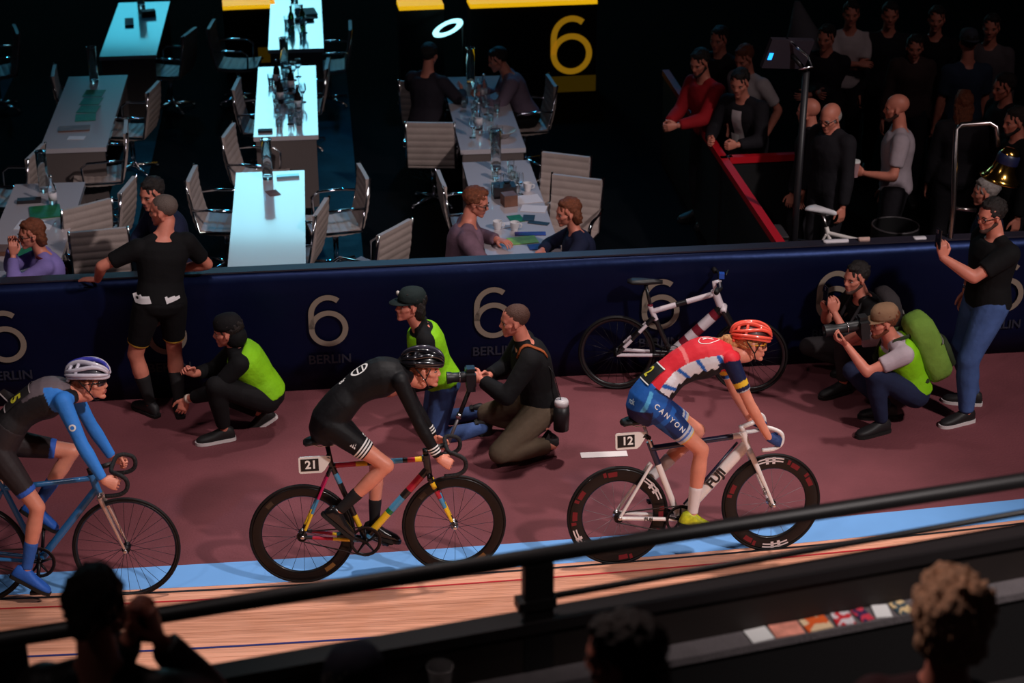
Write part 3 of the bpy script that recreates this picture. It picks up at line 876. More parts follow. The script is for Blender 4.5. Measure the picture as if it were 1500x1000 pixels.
    # number board on the seat post
    if S.get('number'):
        c = V(g.get('plate', (.10, -.035, .80)))
        mb = MB()
        pl = [(-.075, -.055), (.055, -.055), (.075, -.04), (.115, .02), (.115, .05), (.06, .055), (-.075, .055), (-.085, .045), (-.085, -.045)]
        mb.rings([[c + V((x, y, z)) for x, z in pl] for y in (-.004, .004)])
        o = obj('number_plate', mb, paint('plate_white', 232, 226, 220), r, angle=40)
        b2 = MB(); b2.box((-.072, -.0062, -.040), (.040, -.004, .040), Matrix.Translation(c)); b2.box((-.072, .004, -.040), (.040, .0062, .040), Matrix.Translation(c))
        obj('number_panel', b2, mat('plate_black', rgb(18, 18, 20), .5), o, smooth=False)
        text_obj('number', S['number'], .075, mat('plate_text', rgb(240, 238, 232), .5), o, c + V((-.008, -.0075, 0)), (1, 0, 0), (0, 0, 1), .0022)
        mb = MB(); mb.tube([c + V((.10, .0, .03)), st + V((-.01, 0, .05))], .016, 8); obj('plate_clamp', mb, DARKM, o)
    r['ped'] = [list(ped[-1]), list(ped[1])]
    g['clamp'] = clamp; g['ped'] = ped; g['sad'] = sad
    return r, g
def bike_matrix(rear_px, front_px, lean, wb):
    a = P(*rear_px, 0); b = P(*front_px, 0)
    x = (b - a).normalized(); yaw = math.atan2(x.y, x.x)
    return Matrix.Translation(a) @ Matrix.Rotation(yaw, 4, 'Z') @ Matrix.Rotation(math.radians(-lean), 4, 'X'), (b - a).length
def surf_z(px, py):
    # height of boards/floor at a pixel
    for i in range(400):
        d = i * .01
        x = P(px, py, d*.22).x
        q = PIX(out_pt(x, d))
        if q[1] >= py: return out_pt(x, d).z
    return 0
# ------------------------------------------------------------------ the three racers and their track bikes
def along(p, a, b):
    a = np.array(a); d = np.array(b) - a; L = np.linalg.norm(d); t = (p - a) @ d / (L * L)
    rad = np.linalg.norm(p - (a + np.outer(t, d)), axis=1)
    return t, rad
def sock(ps, sd, u0, u1, m, name='sock', infl=.004):
    mb = MB(); ps.limb(mb, 'leg', sd, u0, u1, infl)
    vs, fs = remesh(mb, .007, 3)
    return place(bpy.data.objects.new(name, raw_mesh(name, vs, fs, [m])), ps.root)
def ankle(ped, f, k=1.0):
    f = V(f).normalized(); lat = V((0, 1, 0)); fu = f.cross(lat)
    return V(ped) - f * .115 * k + fu * .096 * k, fu
def shear(c, p):
    p = V(p); return V((p.x + c * (p.z - .335), p.y, p.z))
def rider(name, label, M, g, k, c, pel, nb, bulge, head, hdir, wr, fR, fL, build, eh=(-1, .8, -.5), gloves=None, hairc=None, skin=None, hx=(.9, 0, -.35)):
    pel, nb, head, wr = (shear(c, q) for q in (pel, nb, head, wr))
    aR, fuR = ankle(g['ped'][-1] + V((0, .006, .008)), fR, k); aL, fuL = ankle(g['ped'][1] + V((0, -.006, .008)), fL, k)
    J = dict(pel=pel, nb=nb, bulge=bulge, head=head, hdir=hdir, wrR=(wr[0], -wr[1], wr[2]), wrL=(wr[0], wr[1], wr[2]),
             ehR=(eh[0], -eh[1], eh[2]), ehL=eh, anR=aR, anL=aL, khR=(1, -.08, .5), khL=(1, .08, .5), fdR=fR, fdL=fL, fuR=fuR, fuL=fuL,
             hpR='grip', hpL='grip', hxR=hx, hxL=hx, hzR=(.25, -1, .35), hzL=(.25, 1, .35), shw=.150, legs=.92)
    return Person(name, label, (0, 0, 0), 0, J, height=1.75 * k, build=build, fem=True, skin=skin, q=.0085, lod=0, hairc=hairc, M=M, gloves=gloves)
def helmet(ps, ribs_m, inner_m, rim_m, nrib=7, accent=None, w=.0115, rear_m=None):
    """vented shell: dark core, lengthwise ribs, rim and rear cradle"""
    C0 = V((-.014, 0, .050)); A, B, Cz = .135, .100, .100
    core = MB()
    core.rings([[C0 + V((A*.90*r*math.cos(a), B*.91*r*math.sin(a), Cz*.91*z)) for a in [2*math.pi*i/28 for i in range(28)]]
                for r, z in ((1.0, -.12), (1.0, 0), (.97, .25), (.87, .5), (.70, .72), (.45, .9), (.2, .985), (.03, 1.0))])
    o = ps.headpart('helmet', core, inner_m)
    for i in range(nrib):
        th = math.radians(-78 + 156 * i / (nrib - 1))
        pts = []; rs = []
        sg = 1 if i % 2 else -1
        for j in range(21):
            ph = math.radians(7 + 166 * j / 20)
            tj = th + sg * math.radians(7.0) * math.sin(2.4 * ph - .5) * (0 if i in (0, nrib - 1) else 1)
            x = A * math.cos(ph); sc = math.sin(ph)
            pts.append(C0 + V((x, B * .99 * sc**.75 * math.sin(tj), Cz * sc**.75 * math.cos(tj)))); rs.append(w * (.6 + .62 * sc))
        mb = MB(); mb.tube(pts, rs, 8, flat=.80, up=(0, math.sin(th), math.cos(th)))
        ps.headpart('helmet_rib', mb, (accent if accent and i in (nrib // 2,) else ribs_m), parent=o)
    for xx, t0, t1 in ((.062, 18, 52), (.062, -52, -18), (-.030, 30, 78), (-.030, -78, -30), (-.085, -60, 60)):
        pts = []
        for q in range(9):
            t = math.radians(t0 + (t1 - t0) * q / 8); x2 = xx - .018 * abs(t); sc = math.sqrt(max(0.05, 1 - (x2 / A)**2))
            pts.append(C0 + V((x2, B * .97 * sc * math.sin(t), Cz * .97 * sc * math.cos(t))))
        mb = MB(); mb.tube(pts, w * .8, 7); ps.headpart('helmet_bridge', mb, ribs_m, parent=o)
    mb = MB(); mb.tube([C0 + V((A * .985 * math.cos(a), B * .97 * math.sin(a), -.004 - .010 * math.cos(2*a))) for a in [2*math.pi*i/30 for i in range(30)]], .0105, 8, closed=True, flat=.7)
    ps.headpart('helmet_rim', mb, rim_m, parent=o)
    mb = MB(); mb.tube([C0 + V((-.118, .05*s, -.03)) for s in (-1, -.4, .4, 1)], .011, 8); ps.headpart('rear_cradle', mb, rear_m or rim_m, parent=o)
    st = mat('strap_black', rgb(16, 15, 16), .7)
    for s in (-1, 1):
        mb = MB(); mb.tube([(.045, s*.079, .035), (.012, s*.083, -.045), (.035, s*.046, -.106), (.045, 0, -.118)], .0042, 6); ps.headpart('strap', mb, st, parent=o)
        mb = MB(); mb.tube([(-.05, s*.082, .03), (.012, s*.083, -.045)], .0042, 6); ps.headpart('strap', mb, st, parent=o)
    return o
def white_stripes(ps, target, which, sd, us, m, wdt=.010, name='white_stripe'):
    A = (ps.sh, ps.el, ps.wr) if which == 'arm' else (ps.hip, ps.kn, ps.an)
    a, b, c = (V(x[sd]) for x in A); t = ps.bvh(target)
    for u in us:
        p, q = (a, b) if u <= 1 else (b, c); uu = u if u <= 1 else u - 1
        d = (q - p).normalized(); e = d.orthogonal().normalized(); f = d.cross(e)
        mb = MB(); rows = [[], []]
        for r_, off in ((0, -wdt/2), (1, wdt/2)):
            ctr = p + (q - p) * uu + d * off
            for i in range(28):
                an = 2*math.pi*i/28; dr = e * math.cos(an) + f * math.sin(an)
                h = t.ray_cast(ctr + dr * .16, -dr, .16)
                rows[r_].append((h[0] if h[0] is not None else ctr + dr * .05) + dr * .0038)
        mb.rings(rows, caps=False)
        obj(name, mb, m, ps.root)
skinA = mat('skin_rider', rgb(220, 140, 116), .45, var=.07, vscale=18, bump=.06, bscale=90)
LY = mat('jersey_print', (.5, .5, .5), .6, attr='Col', bump=.18, bscale=24, spec=.3)
WHITE_P = mat('print_white', rgb(232, 230, 228), .55)
hair_aub = mat('hair_auburn', rgb(112, 58, 34), .55, var=.35, vscale=70, bump=.6, bscale=160)
hair_blond = mat('hair_blond', rgb(205, 150, 98), .55, var=.3, vscale=70, bump=.6, bscale=160)
hair_dk = mat('hair_dark', rgb(30, 22, 20), .55, var=.3, vscale=70, bump=.6, bscale=160)
# ---- bike and rider B: black skinsuit, multicoloured frame
bl = paint('frame_black', 24, 22, 24); rd = paint('frame_red', 176, 28, 52); ye = paint('frame_yellow', 236, 190, 40); bu = paint('frame_lightblue', 70, 140, 180); gr = paint('frame_green', 20, 110, 60); mg = paint('frame_magenta', 190, 30, 90)
paintB = dict(down=([bl, rd, bl, bu, gr, ye, bl, bu], [.10, .30, .40, .58, .63, .88, .93]), top=([bl, ye, rd, bl, bu, bl, ye, rd, bl], [.05, .12, .20, .25, .45, .62, .74, .95]),
              seat=([bl, bu, bl, ye, bl], [.18, .30, .70, .84]), head=(bl, None), stay=([bl, mg, bu, ye, bl], [.12, .45, .66, .90]),
              chain=([bl, bu, ye, rd, bl], [.10, .16, .50, .85]), fork=([bl, ye, bl, rd, bu, ye, bl], [.08, .20, .25, .40, .60, .88]))
MB_B, LB = bike_matrix((447, 853), (672, 838), 9, .965)
goldm = mat('rim_gold_print', rgb(120, 84, 40), .45)
styB = dict(paint=paintB, depth=(.082, .082), rim=CARB, k=1.0, post=CARB, stem=CARB, bar=mat('bar_tape_black', rgb(22, 20, 22), .7, bump=.4, bscale=80), number='21', spokes=20, hub=STEEL,
            marks=[('rim_print', .272, .300, -62, -48, goldm), ('rim_print', .272, .300, 128, 138, mat('rim_print_dim', rgb(58, 46, 34), .4))])
bikeB, gB = track_bike('track_bicycle', 'track bicycle with red, yellow and blue banded frame and deep black rims', MB_B, styB, 150, geo=dict(stem_z=.030, stem_x=.045, sad=(.17, 0, .975), plate=(.085, -.03, .805), st=(.20, 0, .80), ht=(.80, 0, .815)))
suitB = cloth('skinsuit_black', 17, 16, 19, bump=.25, rough=.6)
rB = rider('person', 'racer in black skinsuit with white cuff stripes riding the multicoloured track bike', MB_B, gB, 1.0, .09,
           (.145, 0, 1.075), (.62, 0, 1.345), (-.07, 0, .20), (.715, 0, 1.375), (1, -.12, -.06), (.845, .205, .815), (.72, 0, -.70), (.95, 0, -.30), .94, hairc=hair_aub, skin=skinA, hx=(.85, 0, -.5))
jB = rB.garment('jersey', suitB, torso=(-.05, .955), arm=1.93, infl=.007, neck=True)
sB = rB.garment('shorts', suitB, torso=(-.19, .3), leg=.66, infl=.0075)
for sd in 'LR':
    white_stripes(rB, sB, 'leg', sd, (.53, .575, .62), WHITE_P, .0105)
    white_stripes(rB, jB, 'arm', sd, (1.66, 1.735, 1.81), WHITE_P, .0095)
    sock(rB, sd, 1.62, 1.98, mat('sock_black', rgb(22, 20, 22), .8))
rB.shoes(paint('shoe_black', 24, 22, 24, .25), L=.98)
rB.decal('back_emblem', ring2d(.036, .046, n=40, sx=1.35), WHITE_P, jB, (.40, -.04, 1.42), (.9, 0, .42), (-.3, .8, .5))
rB.decal('back_emblem', (lambda g_: (g_[0], g_[1]))(grid2d(.010, .075, 2, 6)), WHITE_P, jB, (.385, -.04, 1.42), (.9, 0, .42), (-.3, .8, .5))
rB.decal('back_emblem', grid2d(.010, .075, 2, 6), WHITE_P, jB, (.425, -.04, 1.42), (.9, 0, .42), (-.3, .8, .5))
rB.decal('back_lettering', text_mesh('or', .055, .002), WHITE_P, jB, (.27, -.05, 1.38), (.85, 0, .5), (-.3, .8, .5))
tri = ([(-.016, -.016, 0), (-.004, -.016, 0), (-.010, .002, 0), (0, -.016, 0), (.010, -.016, 0), (-.002, .012, 0), (.014, -.016, 0), (.024, -.016, 0), (.008, .022, 0)], [(0, 1, 2), (3, 4, 5), (6, 7, 8)])
hipR = V(rB.hip['R']); knR = V(rB.kn['R'])
dth = (knR - hipR).normalized(); nth = V((0, -1, 0))
rB.decal('thigh_emblem', tri, WHITE_P, sB, hipR + (knR - hipR) * .40 + V((0, -.05, 0)), -dth.cross(nth).cross(nth) if False else dth, nth.cross(dth))
helB = paint('helmet_black', 26, 25, 30, .15, 1.0)
helmet(rB, helB, paint('helmet_core_dark', 16, 15, 17, .35), helB, 7, accent=paint('helmet_graphite', 58, 54, 66, .15, 1.0), w=.017)
rB.hair('lowpony', hair_aub, 1)
es = MB(); es.ell((-.0, -.086, -.035), (.006, .006, .006), None, 8, 6); rB.headpart('ear_stud', es, STEEL)
# ---- bike and rider C: white aero frame
wh = paint('frame_white', 232, 222, 218); nv = paint('frame_navy', 26, 28, 52)
paintC = dict(down=([wh], None), top=([wh, nv, nv], [.12, .9]), seat=([nv, wh], [.30]), head=(wh, None), stay=(wh, None), chain=(wh, None), fork=([wh], None))
MB_C, LC = bike_matrix((906, 826), (1129, 806), 11, 1.0)
wp = mat('rim_white_print', rgb(220, 206, 206), .45); rp = mat('rim_red_print', rgb(112, 16, 28), .45)
marksC = []
for a0 in (88, 272):
    marksC += [('rim_print', .300, .309, a0 - 14, a0 + 20, wp), ('rim_print', .281, .290, a0 - 14, a0 + 20, wp), ('rim_print', .268, .312, a0 - 3, a0 + 1, wp), ('rim_print', .268, .312, a0 + 6, a0 + 10, wp)]
for a0 in (20, 50, 150, 200, 230, 330):
    marksC += [('rim_print', .268, .300, a0, a0 + 12, rp), ('rim_print', .276, .308, a0 + 14, a0 + 18, rp)]
styC = dict(paint=paintC, depth=(.102, .102), rim=CARB, k=1.15, post=wh, stem=paint('stem_white', 222, 214, 212), bar=paint('bar_white', 230, 224, 222, .4), number='12', spokes=16, hub=STEEL, flat=.62, down_r=.038, stay_drop=.12, marks=marksC, rear_turn=120,
            spoke_m=mat('spoke_grey', rgb(120, 105, 108), .5))
geoC = dict(wb=LC, bb=(.405, 0, .285), st=(.225, 0, .79), ht=(.835, 0, .835), hb=(.868, 0, .715), stem_z=.035, stem_x=.02, plate=(.07, -.04, .845), sad=(.165, 0, .985))
bikeC, gC = track_bike('track_bicycle', 'white track bicycle with deep black rims printed red and white', MB_C, styC, -30, geo=geoC)
sd_ = MB(); sd_.tube([V((.80, 0, .765)), V((.44, 0, .372))], .009, 8); obj('down_tube_stripe', sd_, nv, bikeC)
text_obj('frame_lettering', 'FUJI', .085, mat('letter_black', rgb(22, 22, 26), .4), bikeC, V((.405, -.0255, .285)) + (V((.85, 0, .75)) - V((.405, 0, .285))) * .55, V((.85, 0, .75)) - V((.405, 0, .285)), (-.72, 0, .69), .003)
text_obj('frame_lettering', 'FUJI', .034, mat('letter_black', rgb(22, 22, 26), .4), bikeC, V((.19, -.062, .313)), (1, 0, -.12), (.12, 0, 1), .001)
text_obj('fork_lettering', 'FUJI', .030, mat('letter_black', rgb(22, 22, 26), .4), bikeC, V((.96, -.073, .44)), (.37, 0, -.93), (.93, 0, .37), .001)
glove = mat('glove_blue', rgb(30, 52, 104), .7, bump=.3)
rC = rider('person', 'racer in red, white and blue kit with salmon helmet on the white track bike', MB_C, gC, 1.03, .04,
           (.185, 0, 1.085), (.735, 0, 1.345), (-.09, 0, .20), (.85, 0, 1.415), (1, -.12, -.16), (.93, .205, .835), (.95, 0, -.30), (.72, 0, -.70), .96, gloves=glove, hairc=hair_blond, skin=skinA)
RED, WHT, NAV, BLU, SKY, YEL, BLK, GRY = (np.array(rgb(*c)) for c in ((214, 38, 52), (214, 208, 214), (20, 28, 66), (34, 92, 172), (90, 176, 226), (232, 186, 50), (18, 16, 20), (186, 188, 198)))
def spine_par(ps, p):
    """fraction along the spine and signed height above it"""
    ts = np.linspace(-.1, 1, 400); c = np.array([ps.bez(float(t)) for t in ts])
    d = np.linalg.norm(p[:, None, [0, 2]] - c[None, :, [0, 2]], axis=2); i = d.argmin(1)
    tg = np.gradient(c, axis=0); tg /= np.linalg.norm(tg, axis=1)[:, None]
    nx = -tg[i, 2]; nz = tg[i, 0]
    return ts[i], (p[:, 0] - c[i, 0]) * nx + (p[:, 2] - c[i, 2]) * nz
def jerseyC(p):
    t, h = spine_par(rC, p); out = np.tile(RED, (len(p), 1))
    side = np.abs(p[:, 1])
    low = h < .035
    out[low] = WHT
    st = low & (((t * 5.0 + h * 3.0) % 1.0) < .20); out[st] = BLU
    out[h < -.050 + .008 * np.sin(p[:, 0] * 120)] = BLK
    pk = (h > .035) & (np.abs(t - .50 - h * .3) < .016); out[pk] = np.array(rgb(232, 120, 120))
    out[t > .84] = RED
    for sd in 'LR':
        u, r = along(p, rC.sh[sd], rC.el[sd]); s_ = (u > .06 - .1) & (r < .085) & (np.abs(p[:, 1]) > .125) & ((p - np.array(rC.sh[sd]))[:, 2] < .012)
        out[s_] = NAV; out[s_ & (np.abs(np.mod(np.arctan2(p[:, 0] - rC.sh[sd].x, np.abs(p[:, 1]) - .1), 6.28) - 1.2) < .35)] = BLU
        out[s_ & (u > .46) & (u < .58)] = YEL; out[s_ & (u > .665)] = GRY
    return out
jC = rC.garment('jersey', LY, torso=(.08, .955), arm=.70, infl=.008, colf=jerseyC, q=.007)
def shortsC(p):
    t, h = spine_par(rC, p); out = np.tile(BLU, (len(p), 1))
    for sd in 'LR':
        u, r = along(p, rC.hip[sd], rC.kn[sd]); s_ = (np.sign(p[:, 1]) == (1 if sd == 'L' else -1))
        out[s_ & (u > .08) & (((u * 4.2 + r * 6) % 1) < .42)] = np.array(rgb(28, 62, 128))
        out[s_ & (u > .30)] = np.where((((p[s_ & (u > .30)][:, 0] * 9 + p[s_ & (u > .30)][:, 2] * 6) % 1) < .25)[:, None], np.array(rgb(36, 84, 158)), np.array(rgb(24, 48, 100)))
        out[s_ & (u > .585)] = GRY; out[s_ & (u > .625) & (u < .655)] = np.array(rgb(70, 104, 176)); out[s_ & (u > .70)] = YEL
    out[(h > .02) & (np.abs((p[:, 0] - p[:, 2] * .5) * 9 % 1 - .5) < .12) & (t < .1)] = SKY
    out[(p[:, 2] < 1.06) & (p[:, 0] < .20)] = np.array(rgb(34, 30, 72))
    out[(t > .13) & (h < .06)] = np.array(rgb(24, 22, 50))
    return out
sC = rC.garment('shorts', LY, torso=(-.19, .16), leg=.72, infl=.009, colf=shortsC, q=.007)
for sd in 'LR': sock(rC, sd, 1.60, 1.98, mat('sock_white', rgb(226, 216, 216), .8))
rC.shoes(mat('shoe_yellow', rgb(190, 196, 40), .4, var=.35, vscale=30), mat('sole_black', rgb(22, 22, 20), .6))
hipR = V(rC.hip['R']); knR = V(rC.kn['R']); dth = (knR - hipR).normalized()
rC.decal('thigh_lettering', text_mesh('C A N Y O N', .046, .0006), WHITE_P, sC, hipR + (knR - hipR) * .26 + V((0, -.05, 0)) + V((.012, 0, .01)), dth, V((0, -1, 0)).cross(dth))
tb = (rC.bez(.3) - rC.bez(.1)).normalized()
npad = rC.decal('number_cloth', grid2d(.15, .15, 10, 10), mat('number_cloth', rgb(20, 18, 20), .6), jC, rC.bez(.17) + V((-.06, -.035, .1)), (tb.x, 0, tb.z), (-tb.z * .5, .85, tb.x * .5), off=.006)
rC.decal('back_number', text_mesh('2', .11, .003), mat('print_yellow', rgb(220, 210, 60), .5), jC, rC.bez(.17) + V((-.07, -.01, .1)), (-.1, -1, .0), (tb.x, 0, tb.z), off=.009)
for w_ in (-.088, .088): rC.decal('number_border', grid2d(.008, .15, 2, 8), WHITE_P, jC, rC.bez(.17) + V((-.06, -.035, .1)) + V((tb.x, 0, tb.z)) * w_ * .8, (tb.x, 0, tb.z), (-tb.z * .5, .85, tb.x * .5), off=.008)
rC.decal('back_emblem', ring2d(.046, .051, 20, 340, n=40), WHITE_P, jC, rC.bez(.80) + V((-.02, -.02, .1)), (tb.x, 0, tb.z), (-tb.z * .5, .85, tb.x * .5))
rC.decal('back_lettering', text_mesh('K', .055, .003), WHITE_P, jC, rC.bez(.80) + V((-.02, -.02, .1)), (-.1, -1, .0), (tb.x, 0, tb.z))
rC.decal('hip_lettering', text_mesh('rck', .050, .002), mat('print_paleblue', rgb(190, 226, 244), .5), sC, V((.06, -.08, 1.12)), (.55, -.75, -.1), (.3, 0, .95))
sal = paint('helmet_salmon', 246, 92, 74, .25, .6)
helmet(rC, sal, paint('helmet_core_maroon', 62, 18, 18, .5), sal, 7, w=.0125)
rC.glasses(paint('glasses_yellow', 236, 170, 40), mat('lens_amber', rgb(120, 70, 36), .1, coat=1), sport=True)
rC.hair('pony', hair_blond, 2)
# ---- bike and rider A: blue bike, blue sleeves
ab = paint('frame_steelblue', 40, 104, 160)
silver = mat('fork_silver', rgb(212, 190, 184), .22, .75)
paintA = dict(down=(ab, None), top=(ab, None), seat=(ab, None), head=(ab, None), stay=(ab, None), chain=(ab, None), fork=(silver, None))
MB_A, LA = bike_matrix((-30, 884), (191, 874), 9, .95)
styA = dict(paint=paintA, depth=(.034, .034), rim=mat('rim_black', rgb(24, 22, 24), .45), k=1.0, post=STEEL, stem=DARKM, bar=mat('bar_tape_black', rgb(22, 20, 22), .7), number='5', spokes=28, crank=DARKM)
bikeA, gA = track_bike('track_bicycle', 'blue steel track bicycle with silver fork and thin black rims', MB_A, styA, -97, geo=dict(wb=LA, ht=(.755, 0, .83), hb=(.79, 0, .705), stem_z=.035, stem_x=.06, sad=(.19, 0, .925), st=(.21, 0, .78), bb=(.40, 0, .28), plate=(.02, -.03, .83)))
rA = rider('person', 'racer with bright blue sleeves and charcoal jersey on the blue track bike', MB_A, gA, .99, .13,
           (.125, 0, 1.035), (.575, 0, 1.35), (-.08, 0, .20), (.655, 0, 1.425), (1, -.14, .0), (.80, .205, .845), (.85, 0, -.52), (.80, 0, -.60), .96, hairc=hair_aub, skin=skinA)
CHA = np.array(rgb(112, 98, 104)); CHD = np.array(rgb(34, 30, 32)); CBL = np.array(rgb(56, 132, 222))
def jerseyA(p):
    t, h = spine_par(rA, p); out = np.tile(CHA, (len(p), 1)); out[(h < .055) | (t < .52)] = CHD
    out[(np.abs(t - .55) < .035) & (h > .05)] = CHA * .7
    for sd in 'LR':
        u, r = along(p, rA.sh[sd], rA.el[sd]); u2, r2 = along(p, rA.el[sd], rA.wr[sd])
        s_ = (np.abs(p[:, 1]) > .105) & (((r < .085) & (u > -.5)) | ((r2 < .07) & (u2 > -.1))) & (t > .70)
        s_ |= (u > .12) & (r < .075) & (np.abs(p[:, 1]) > .12); s_ |= (u2 > -.1) & (r2 < .07)
        out[s_] = CBL
    return out
jA = rA.garment('jersey', LY, torso=(-.05, .955), arm=1.94, infl=.007, colf=jerseyA, q=.007, neck=False)
def shortsA(p):
    out = np.tile(np.array(rgb(46, 38, 40)), (len(p), 1))
    for sd in 'LR':
        u, r = along(p, rA.hip[sd], rA.kn[sd]); s_ = (np.sign(p[:, 1]) == (1 if sd == 'L' else -1)); out[s_ & (u > .68)] = np.array(rgb(52, 96, 190))
    return out
sA = rA.garment('shorts', LY, torso=(-.19, .25), leg=.76, infl=.009, colf=shortsA, q=.007)
navs = mat('sock_blue', rgb(44, 92, 172), .8, bump=.2)
for sd in 'LR': sock(rA, sd, 1.58, 1.98, navs)
rA.shoes(mat('shoe_cover_blue', rgb(40, 96, 190), .6, bump=.2), mat('sole_black', rgb(22, 22, 20), .6), name='shoe')
hipR = V(rA.hip['R']); knR = V(rA.kn['R']); dth = (knR - hipR).normalized()
rA.decal('thigh_lettering', text_mesh('VELODROM', .030, .001), mat('print_grey', rgb(190, 176, 176), .6), sA, hipR + (knR - hipR) * .42 + V((0, -.05, 0)), dth, V((0, -1, 0)).cross(dth)) if False else None
tb = (rA.bez(.6) - rA.bez(.4)).normalized()
ctr = rA.bez(.48) + V((-.07, -.035, .1)); yd = (-tb.z * .5, .85, tb.x * .5)
rA.decal('number_cloth', grid2d(.20, .17, 10, 10), mat('number_cloth_grey', rgb(40, 36, 38), .6), jA, ctr, (tb.x, 0, tb.z), yd, off=.006)
rA.decal('back_number', text_mesh('5', .10, .004), mat('print_yellow', rgb(220, 210, 60), .5), jA, ctr + V((-.01, -.03, 0)), (-.1, -1, .0), (tb.x, 0, tb.z), off=.009)
for w_ in (-.10, .10): rA.decal('number_border', grid2d(.008, .17, 2, 8), mat('print_grey', rgb(190, 176, 176), .6), jA, ctr + V((tb.x, 0, tb.z)) * w_, (tb.x, 0, tb.z), yd, off=.008)
rA.decal('sleeve_emblem', ring2d(.012, .022, n=20), WHITE_P, jA, rA.sh['R'] + (rA.el['R'] - rA.sh['R']) * .55 + V((0, -.05, 0)), (1, 0, 0), (0, 0, 1))
wsh = paint('helmet_silverwhite', 206, 200, 214, .25, .6)
helmet(rA, wsh, paint('helmet_core_grey', 44, 40, 52, .5), wsh, 7, accent=paint('helmet_blue', 60, 62, 170, .25, .6), w=.0145)
rA.glasses(mat('glasses_dark', rgb(24, 20, 22), .2), mat('lens_dark', rgb(30, 24, 26), .08, coat=1), sport=True)
rA.hair('lowpony', hair_aub, 3)
# ------------------------------------------------------------------ people and things between the track and the barrier
BLKC = cloth('cloth_black', 14, 13, 15); HIVIS = cloth('vest_neon', 128, 192, 20, .10, .5, .7); DKSKIN = mat('skin_tan', rgb(204, 124, 104), .5, var=.06, vscale=20)
NAVYC = cloth('cloth_navy', 24, 28, 52); JEANS = cloth('jeans_blue', 62, 84, 132, .25); JEAND = cloth('jeans_dark', 30, 36, 62, .2)
SHB = mat('shoe_dark', rgb(28, 26, 28), .6); SOLEW = mat('sole_white', rgb(205, 196, 196), .6); PL = mat('camera_black', rgb(22, 21, 23), .45)
def camera_prop(label, M, lens=.12, tele=False, grip_h=False):
    r = thing('camera', label, 'camera'); r.matrix_world = M
    mb = MB(); mb.box((-.035, -.07, -.05), (.035, .07, .045)); mb.box((-.03, -.035, .045), (.03, .035, .075)); mb.box((-.03, -.07, -.09), (.03, .07, -.05))
    obj('camera_body', mb, PL, r, smooth=False)
    l = MB(); L = lens
    l.lathe([(.005, .03), (.040, .03), (.040, .03 + L*.3), (.036, .03 + L*.35), (.036, .03 + L*.7), (.045 if tele else .042, .03 + L*.8), (.048 if tele else .044, .03 + L), (.036, .03 + L), (.03, .03 + L*.95), (.003, .03 + L*.94)], 20, frame((0, 0, -1), (1, 0, 0)))
    o = obj('lens', l, PL, r, angle=40)
    m = MB(); m.lathe([(.041, .03 + L*.32), (.042, .03 + L*.34), (.041, .03 + L*.36)], 20, frame((0, 0, -1), (1, 0, 0)), closed=True); obj('lens_ring', m, STEEL, o)
    return r
def phone_prop(label, M):
    r = thing('phone', label, 'phone'); r.matrix_world = M
    mb = MB(); mb.box((-.004, -.036, -.073), (.004, .036, .073)); o = obj('phone_case', mb, mat('phone_dark', rgb(26, 26, 30), .25, coat=.5), r, smooth=False)
    mb = MB(); mb.box((-.0055, -.032, -.066), (-.004, .032, .066)); obj('screen', mb, mat('phone_screen', rgb(20, 24, 30), .1), o, smooth=False)
    mb = MB(); mb.box((.004, -.03, .035), (.006, -.005, .065)); obj('lens_bump', mb, STEEL, o, smooth=False)
    return r
def loc_world(ps, p): return ps.root.matrix_basis @ V(p)
def backpack(ps, m1, m2, w=.17, h=.48, d=.20, z0=-.05, label='backpack'):
    r = thing('backpack', label, 'backpack'); r.matrix_world = ps.root.matrix_basis
    tn = (ps.nb - ps.pel).normalized(); bk = -(ps.slat.cross(tn)).normalized(); lat = ps.slat
    c0 = ps.pel + (ps.nb - ps.pel) * .30 + bk * (.12 + d / 2)
    mb = MB(); rr = []
    for t, s in ((-.02, .5), (0, .8), (.08, .97), (.3, 1.0), (.7, 1.0), (.88, .92), (.97, .72), (1.02, .35)):
        row = []
        for i in range(18):
            a = 2*math.pi*i/18; ca, sa = math.cos(a), math.sin(a)
            row.append(c0 + tn * (t - .22) * h + lat * (w * s * abs(ca)**.6 * (1 if ca >= 0 else -1)) + bk * (d / 2 * s * abs(sa)**.6 * (1 if sa >= 0 else -1)))
        rr.append(row)
    mb.rings(rr); o = obj('main_bag', mb, m1, r)
    mb = MB(); rr = []
    c1 = c0 + bk * d * .5
    for t, s in ((.05, .6), (.1, .9), (.35, 1), (.48, .85), (.52, .4)):
        rr.append([c1 + tn * (t - .22) * h + lat * (w * .75 * s * math.cos(a)) + bk * (.05 * s * math.sin(a)) for a in [2*math.pi*i/16 for i in range(16)]])
    mb.rings(rr); obj('front_pocket', mb, m2, r)
    mb = MB()
    mb.tube([c0 + tn * (.58 - .22) * h + lat * x * w + bk * (d * .52 * (1 - abs(x)**3 * .3)) for x in (-1, -.7, -.3, 0, .3, .7, 1)], .006, 6); obj('zip', mb, mat('zip_grey', rgb(120, 116, 112), .5), r)
    for sg in (-1, 1):
        s_ = ps.sh['L' if sg > 0 else 'R']; inn = ps.nb + lat * sg * .085
        mb = MB(); mb.tube([c0 + tn * .62 * h + lat * sg * .07 - bk * d * .4, inn + tn * .0 + V((0, 0, .035)), inn - bk * .14 - tn * .12, inn - bk * .14 - tn * .26 + lat * sg * .05, c0 - tn * .1 * h + lat * sg * w * .9 - bk * d * .5], .018, 8, flat=.4)
        obj('shoulder_strap', mb, m2, r)
    return r
def vest(ps, m, infl=.030, t0=.02): return ps.garment('safety_vest', m, torso=(t0, .935), arm=None, infl=infl, q=.011)
